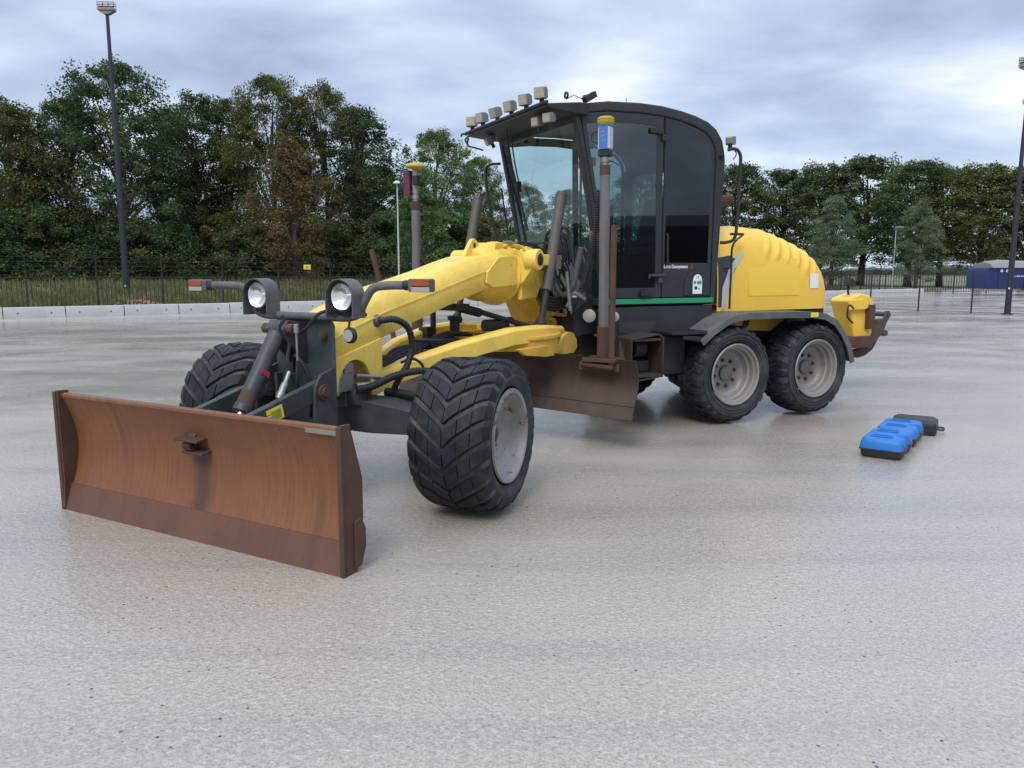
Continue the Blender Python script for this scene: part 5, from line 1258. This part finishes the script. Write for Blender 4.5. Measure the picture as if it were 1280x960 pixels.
# hatch and sticker on the near panel
e_ = MB(); hp = [(1.36, 1.44), (1.36, 1.55), (1.39, 1.63), (1.45, 1.69), (1.53, 1.715), (1.66, 1.72), (1.71, 1.70), (1.715, 1.44)]; e_.prism(hp, 'y', -.874, -.863); ht = Rr(e_, 'fuel_hatch', 'cab', .005)
e_ = MB(); sp_ = [(1.475, 1.46), (1.475, 1.60)]
for t_ in range(0, 181, 20): sp_.append((1.54-.065*cos(radians(t_)), 1.60+.075*sin(radians(t_))))
sp_ += [(1.605, 1.46)]; sp_ = [sp_[0]]+sp_[2:]
e_.prism(sp_, 'y', -.8765, -.8745); stk = e_.build('sticker', 'white', GR)
e_ = MB(); e_.prism([(1.555, 1.57), (1.575, 1.57), (1.575, 1.552), (1.598, 1.585), (1.575, 1.618), (1.575, 1.60), (1.532, 1.60), (1.532, 1.57)], 'y', -.8785, -.877); e_.prism([(1.488, 1.57), (1.518, 1.57), (1.518, 1.60), (1.488, 1.60)], 'y', -.8785, -.877); e_.build('green_arrow', 'green', stk)
e_ = MB(); e_.cyl((1.518, -.8785, 1.525), (1.518, -.877, 1.525), .021, n=20); e_.cyl((1.563, -.8785, 1.515), (1.563, -.877, 1.515), .010, n=16); e_.build('black_dot', 'black_decal', stk)
RX = Matrix.Rotation(pi/2, 4, 'X')
text_mesh('19', .042, 'red_number', 'red', stk, Matrix.Translation((1.517, -.8775, 1.628)) @ RX)
text_mesh('Leica Geosystems', .053, 'door_lettering', 'white', GR, Matrix.Translation((1.075, -.8625, 1.742)) @ RX, bold=.001, sx=.86)
e_ = MB(); e_.box((1.462, -.8635, 1.762), (.014, .002, .055)); Rr(e_, 'red_logo', 'red')
e_ = MB(); e_.tube([(1.095, -.87, 2.10), (1.09, -.90, 2.09), (1.09, -.90, 2.0), (1.095, -.90, 1.85), (1.095, -.90, 1.79), (1.095, -.87, 1.78)], .011, 8); e_.build('grab_handle', 'dark', GR)
e_ = MB(); e_.box((.965, -.885, 1.665), (.20, .03, .028)); e_.cyl((.87, -.885, 1.665), (.87, -.885, 1.63), .014, n=8); e_.box((1.02, -.875, 1.61), (.06, .03, .06)); Rr(e_, 'door_latch', 'grey', .006)
e_ = MB(); e_.box((.93, -.875, 3.165), (.17, .024, .055)); e_.box((1.02, -.876, 3.10), (.05, .03, .06)); Rr(e_, 'door_hinge', 'black', .008)
e_ = MB(); e_.box((.80, -.885, 1.47), (.10, .05, .05)); e_.cyl((.86, -.91, 1.485), (.86, -.89, 1.485), .03, n=14); Rr(e_, 'small_camera', 'black', .005)
# windscreen and header
e_ = MB()
def wx(z, o=0): return shell_x(z)-.005+o
e_.mesh([(wx(z, o), y, z) for o in (0, .006) for y, z in ((-.80, 1.40), (.80, 1.40), (.80, 3.18), (-.80, 3.18))], [(0, 1, 2, 3), (7, 6, 5, 4), (0, 4, 5, 1), (1, 5, 6, 2), (2, 6, 7, 3), (3, 7, 4, 0)])
Rr(e_, 'windscreen', 'glass')
e_ = MB(); e_.box((shell_x(3.22)+.02, 0, 3.225), (.07, 1.62, .10)); e_.box((shell_x(1.38)+.03, 0, 1.385), (.08, 1.62, .06)); Rr(e_, 'windscreen_frame', 'cab', .006)
e_ = MB(); e_.tube([(-.28, .25, 3.27), (-.17, .36, 2.95), (-.06, .44, 2.72), (-.04, .50, 2.5)], .009, 8); e_.tube([(-.26, .20, 3.27), (-.15, .31, 2.95), (-.04, .41, 2.72)], .009, 8); e_.bar((-.065, .63, 3.05), (.08, .42, 2.18), .012, .03); e_.box((0, .5, 2.68), (.05, .06, .12)); Rr(e_, 'windscreen_wiper', 'black')
# rear wall of the cab
e_ = MB(); e_.ring([(-.85, 1.34), (.85, 1.34), (.85, 3.2), (-.85, 3.2)], [(-.74, 2.1), (.74, 2.1), (.74, 3.08), (-.74, 3.08)], 'x', 1.76, 1.79); rwf = Rr(e_, 'rear_wall', 'cab', .004)
e_ = MB(); e_.box((1.775, 0, 2.59), (.006, 1.48, .98)); e_.build('pane', 'glass', rwf)
e_ = MB(); e_.box((1.05, 0, 1.36), (1.45, 1.6, .03)); Rr(e_, 'cab_floor', 'dark')
# interior
e_ = MB(); e_.prism([(1.05, 1.80), (1.5, 1.78), (1.52, 1.90), (1.08, 1.92)], 'y', -.26, .26); e_.prism([(1.44, 1.85), (1.56, 1.85), (1.70, 2.55), (1.60, 2.58)], 'y', -.24, .24); e_.box((1.3, 0, 1.58), (.35, .36, .44)); e_.box((1.2, -.36, 2.02), (.4, .08, .07)); e_.box((1.2, .36, 2.02), (.4, .08, .07)); Rr(e_, 'driver_seat', 'seat', .03)
e_ = MB(); e_.prism([(.60, 1.38), (.72, 1.38), (.80, 2.05), (.68, 2.10), (.62, 2.0)], 'y', -.16, .16); e_.tube([(.72, .0, 1.9), (.88, .0, 2.15)], .03, 8, smooth=False)
whl = [(.87+.09*cos(a)*.9, .21*sin(a), 2.17+.10*cos(a)) for a in [2*pi*i/20 for i in range(21)]]; e_.tube(whl, .014, 8, smooth=False); e_.box((.75, .3, 1.85), (.14, .22, .3)); e_.box((.78, -.35, 1.8), (.12, .2, .25)); Rr(e_, 'steering_console', 'black', .01)
e_ = MB(); e_.box((.25, -.52, 3.06), (.14, .24, .16)); e_.box((.24, -.60, 2.83), (.06, .26, .09)); e_.box((.35, -.74, 2.4), (.05, .05, 1.3)); e_.box((.38, -.62, 2.45), (.08, .26, .18)); Rr(e_, 'cab_monitor', 'black', .012)
e_ = MB(); e_.lathe((.42, -.64, 1.95), (0, 0, 1), [(0, .10), (.45, .12), (.46, .001)], 20); Rr(e_, 'coat', 'black')
# roof visor and work lamps
e_ = MB(); vz = lambda x: 3.33-(x+.06)*-.02
e_.prism([(-.46, 3.27), (-.44, 3.31), (-.06, 3.355), (.05, 3.355), (.05, 3.24), (-.10, 3.24)], 'y', -.93, .93); Rr(e_, 'roof_visor', 'black', .012)
e_ = MB(); e_.cyl((-.45, -.96, 3.315), (-.45, .98, 3.315), .018, n=10); e_.cyl((-.44, .93, 3.25), (-.40, 1.05, 3.22), .012, n=8); e_.tube([(-.43, .96, 3.28), (-.43, 1.04, 3.25), (-.40, 1.0, 3.18), (-.36, .95, 3.16), (-.32, .9, 3.14), (-.28, .86, 3.12)], .010, 8); e_.tube([(-.45, .96, 3.3), (-.44, 1.1, 3.33), (-.44, 1.14, 3.31)], .012, 8); Rr(e_, 'lamp_rail', 'black')
def work_lamp(loc, rz, ry, name='work_lamp', sz=.12, stem=True):
    e_ = MB()
    e_.loft([[(-.055, -.5*sz, -.45*sz), (-.055, .5*sz, -.45*sz), (-.055, .5*sz, .45*sz), (-.055, -.5*sz, .45*sz)], [(.0, -.5*sz, -.47*sz), (.0, .5*sz, -.47*sz), (.0, .5*sz, .47*sz), (.0, -.5*sz, .47*sz)], [(.055, -.36*sz, -.32*sz), (.055, .36*sz, -.32*sz), (.055, .36*sz, .32*sz), (.055, -.36*sz, .32*sz)]])
    o = e_.build(name, 'alu', GR, .008)
    o.matrix_local = Matrix.Translation(loc) @ Matrix.Rotation(rz, 4, 'Z') @ Matrix.Rotation(ry, 4, 'Y')
    e_ = MB(); e_.box((-.0575, 0, 0), (.006, sz*.86, sz*.76)); e_.mi = 1
    for y in (-.25, 0, .25):
        for z in (-.2, .2): e_.cyl((-.0615, y*sz, z*sz), (-.0605, y*sz, z*sz), .012, n=10)
    e_.build('lens', ['led', 'clear_lens'], o)
    e_ = MB(); e_.box((0, 0, -.5*sz-.02), (.03, .04, .05)); e_.build('lamp_bracket', 'black', o)
    return o
for y, rz, ry in ((-.80, .35, -.10), (-.47, .15, -.15), (-.13, .05, -.2), (.22, -.05, -.3), (.57, .0, -.1), (.85, .5, .0)):
    work_lamp((-.42, y, 3.425), rz+.25, ry)
for y, rz in ((-.63, .1), (-.86, .2)): work_lamp((-.36, y, 3.19), rz+.15, -.1, sz=.10)
work_lamp((-.30, .62, 3.20), -.2, -.5, sz=.10)
e_ = MB(); e_.cyl((.1, -.80, 3.40), (.08, -.80, 3.46), .03, n=10); e_.box((.10, -.85, 3.43), (.16, .06, .06), (0, -.5, .2)); e_.lathe((-.08, -.70, 3.46), (1, 0, 0), [(-.01, .022), (-.01, .035), (.01, .035), (.01, .022)], 20, closed=True); e_.tube([(-.08, -.7, 3.42), (0, -.72, 3.46), (.1, -.75, 3.42)], .005, 6); e_.cyl((.72, -.6, 3.43), (.72, -.6, 3.53), .004, n=6); Rr(e_, 'roof_fitting', 'black', .004)
# rear work lamp and grab rail
work_lamp((1.93, -.88, 3.14), pi+.5, .1, sz=.10)
e_ = MB(); e_.tube([(1.86, -.92, 3.03), (1.93, -.97, 3.04), (1.99, -.98, 2.98), (2.0, -.98, 2.85), (1.985, -.98, 2.3), (1.96, -.98, 2.08), (1.90, -.92, 2.03), (1.84, -.88, 2.03)], .018, 10); e_.tube([(1.9, -.9, 3.1), (1.96, -.95, 3.0), (1.92, -.95, 2.93)], .006, 6); Rr(e_, 'rear_grab_rail', 'black')
# far-side mirror arm and near cab pillar tube with amber lamp
e_ = MB(); e_.tube([(-.06, .86, 2.98), (-.12, 1.02, 2.98), (-.14, 1.08, 2.9), (-.12, 1.07, 2.6), (-.02, 1.02, 2.1), (.10, .95, 1.8), (.16, .88, 1.75)], .017, 10); e_.tube([(-.02, .9, 2.7), (.1, .95, 2.1), (.15, .9, 1.8)], .010, 8); Rr(e_, 'mirror_arm', 'black')
e_ = MB(); e_.tube([(-.08, -.89, 3.22), (-.02, -.89, 3.0), (.13, -.89, 2.3), (.27, -.89, 1.65), (.33, -.89, 1.45)], .014, 8); Rr(e_, 'front_grab_rail', 'black')
e_ = MB(); e_.box((.12, -.905, 2.03), (.05, .03, .16), (0, -.2, 0)); Rr(e_, 'side_indicator', 'amber', .008)
# hoses in front of the cab
e_ = MB(); rnd = random.Random(9)
for i in range(9):
    y = -.20-.055*i*.6; x = .06-.02*(i % 3); r_ = .24+.03*(i % 4); zc_ = 1.72+.04*(i % 3)
    pts = [(x+.02*rnd.random(), y+r_*cos(a)*.75+.0, zc_+r_*1.25*sin(a)) for a in [radians(-100+rnd.uniform(-8, 8)+k*34) for k in range(9)]]
    e_.tube(pts, rnd.choice((.012, .016, .02, .024)), 8)
for i in range(5):
    z = 1.33+.03*i
    e_.tube([(-.32+.04*i, -.30, 1.95-.1*i), (-.28, -.42, 1.6), (-.18, -.48, z), (-.02, -.52, z-.02), (.12, -.48, z+.04), (.2, -.3, z+.1)], .017, 8)
for i in range(7):
    y0 = rnd.uniform(-.5, -.1); e_.tube([(-.25+rnd.uniform(-.05, .05), y0*.6, 1.98-.04*i), (-.12, y0-.12, 2.0-.05*i), (.02, y0-.15, 1.8-.05*i), (.0, y0-.1, 1.45), (.08, y0+.05, 1.22)], rnd.choice((.010, .013, .017)), 8)
Rr(e_, 'hose_loop', 'black')
e_ = MB(); e_.tube([(-.02, -.42, 1.62), (-.03, -.50, 1.50), (-.02, -.62, 1.46), (.02, -.70, 1.56), (.04, -.76, 1.78), (.06, -.80, 1.95)], .032, 12, sub=12, rf=lambda i: 1.06 if i % 2 else .93); Rr(e_, 'ribbed_conduit', 'fender')
e_ = MB()
for i in range(10): e_.cyl((rnd.uniform(-.05, .15), -.3-.05*i, 1.35+rnd.uniform(-.1, .35)), (rnd.uniform(-.08, .02), -.32-.05*i, 1.38+rnd.uniform(-.1, .35)), .02, n=8)
Rr(e_, 'hose_fitting', 'steel')
GR0 = GR; GR = empty('rear_tow_gear', (.30, 0, 0), 0, GR)
# ---- rear ripper and towing gear
e_ = MB(); e_.prism([(4.55, 1.30), (4.60, 1.34), (4.82, 1.40), (5.0, 1.37), (5.08, 1.28), (5.09, .82), (5.03, .76), (4.72, .76), (4.65, 1.05)], 'y', -.16, .16); rp = Rr(e_, 'ripper_housing', 'yellow_hood', .03, seg=3)
e_ = MB(); e_.prism([(4.52, 1.17), (4.54, 1.32), (4.80, 1.33), (4.90, 1.28), (4.92, 1.20), (4.84, 1.17)], 'y', -.215, -.163); e_.build('upper_guard', 'yellow_hood', rp, .02)
e_ = MB(); e_.box((4.97, -.20, 1.07), (.12, .07, .34)); e_.build('brown_tooth_bar', 'rust', rp, .006)
e_ = MB()
for y in (-.12, .12): e_.prism([(4.95, .84), (5.05, .60), (5.35, .82), (5.42, .98), (5.50, 1.08), (5.46, 1.14), (5.40, 1.14), (5.36, 1.04), (5.20, 1.02), (5.08, .90)], 'y', y-.02, y+.02)
e_.cyl((5.44, -.15, 1.09), (5.44, .15, 1.09), .035); e_.cyl((5.40, -.15, .82), (5.40, .15, .82), .045); e_.cyl((5.2, -.15, 1.0), (5.2, .15, 1.0), .03)
Rr(e_, 'tow_frame', 'tow', .006)
e_ = MB(); e_.prism([(4.72, .50), (4.75, .58), (4.98, .60), (5.15, .62), (5.30, .76), (5.36, .74), (5.25, .58), (5.1, .50), (4.95, .47), (4.9, .49)], 'y', -.06, .02); e_.box((4.5, 0, .72), (1.0, .5, .16)); Rr(e_, 'ripper_shank', 'rust', .006)
e_ = MB(); e_.box((4.15, 0, .80), (.7, .3, .2)); e_.tube([(4.5, -.3, 1.2), (4.38, -.32, 1.25), (4.36, -.32, 1.1), (4.5, -.3, 1.0)], .014, 8); e_.tube([(4.62, -.1, 1.38), (4.60, -.1, 1.50), (4.66, -.1, 1.56)], .016, 8); e_.box((4.62, -.1, 1.56), (.16, .1, .1), (.3, .3, .3)); Rr(e_, 'rear_linkage', 'dark', .008)

GR = GR0

for o in bpy.data.objects:
    if o.name.split('.')[0] in ('dozer_blade', 'cutting_edge', 'blade_end_plate', 'side_cutter', 'face_bracket', 'back_rib', 'scraped_top_edge'): o.matrix_local = XF @ Matrix.Translation((.06, -.005, -.01))
# ------------------------------------------------------------------ every loose piece of a part becomes a part of its own
def pieces_of(me, xf):
    nv = len(me.vertices)
    if nv == 0 or nv > 60000: return None
    co = np.empty(nv*3, dtype=np.float32); me.vertices.foreach_get('co', co); P = co.reshape(nv, 3) @ np.array(xf)[:3, :3].T
    ed = np.empty(len(me.edges)*2, dtype=np.int32); me.edges.foreach_get('vertices', ed); ed = ed.reshape(-1, 2)
    par = np.arange(nv)
    while True:
        m_ = np.minimum(par[ed[:, 0]], par[ed[:, 1]]); old = par.copy()
        np.minimum.at(par, ed[:, 0], m_); np.minimum.at(par, ed[:, 1], m_); par = par[par]
        if (par == old).all(): break
    _, isl = np.unique(par, return_inverse=True); k = isl.max()+1
    if k < 2 or k > 400: return None
    lo = np.full((k, 3), np.inf); hi = np.full((k, 3), -np.inf); np.minimum.at(lo, isl, P); np.maximum.at(hi, isl, P)
    size = (hi-lo).max(1); gap = np.maximum(0, np.maximum(lo[:, None]-hi[None], lo[None]-hi[:, None]))
    near = np.sqrt((gap**2).sum(2)) <= np.maximum(.018, .45*np.maximum(size[:, None], size[None]))
    lab = np.arange(k)
    while True:
        new = np.array([lab[near[i]].min() for i in range(k)])
        if (new == lab).all(): break
        lab = new
    _, lab = np.unique(lab, return_inverse=True)
    return lab[isl] if lab.max() > 0 else None
bpy.context.view_layer.update()
users = {}
for o in list(bpy.data.objects):
    if o.type == 'MESH' and o.parent is not None and o.name.split('.')[0] not in ('crown', 'trunk', 'bar_panel', 'wire', 'top_wire', 'lettering', 'printed_lines', 'door_lettering', 'red_number', 'tyre', 'lens', 'keypad'):
        users.setdefault(o.data.name, []).append(o)
for mn, obs in users.items():
    lab = pieces_of(obs[0].data, obs[0].matrix_world)
    if lab is None or lab.max() > 40: continue
    src = obs[0].data
    for p_ in range(lab.max()+1):
        bm = bmesh.new(); bm.from_mesh(src); bm.verts.ensure_lookup_table()
        bmesh.ops.delete(bm, geom=[v for v, l_ in zip(bm.verts, lab) if l_ != p_], context='VERTS')
        me = bpy.data.meshes.new(src.name); 
        for mt in src.materials: me.materials.append(mt)
        bm.to_mesh(me); bm.free()
        for o in obs:
            if p_ == 0: o['_first'] = me.name
            else:
                c = o.copy(); c.data = me; COL.objects.link(c)
                if '_first' in c: del c['_first']
    for o in obs:
        o.data = bpy.data.meshes[o['_first']]; del o['_first']
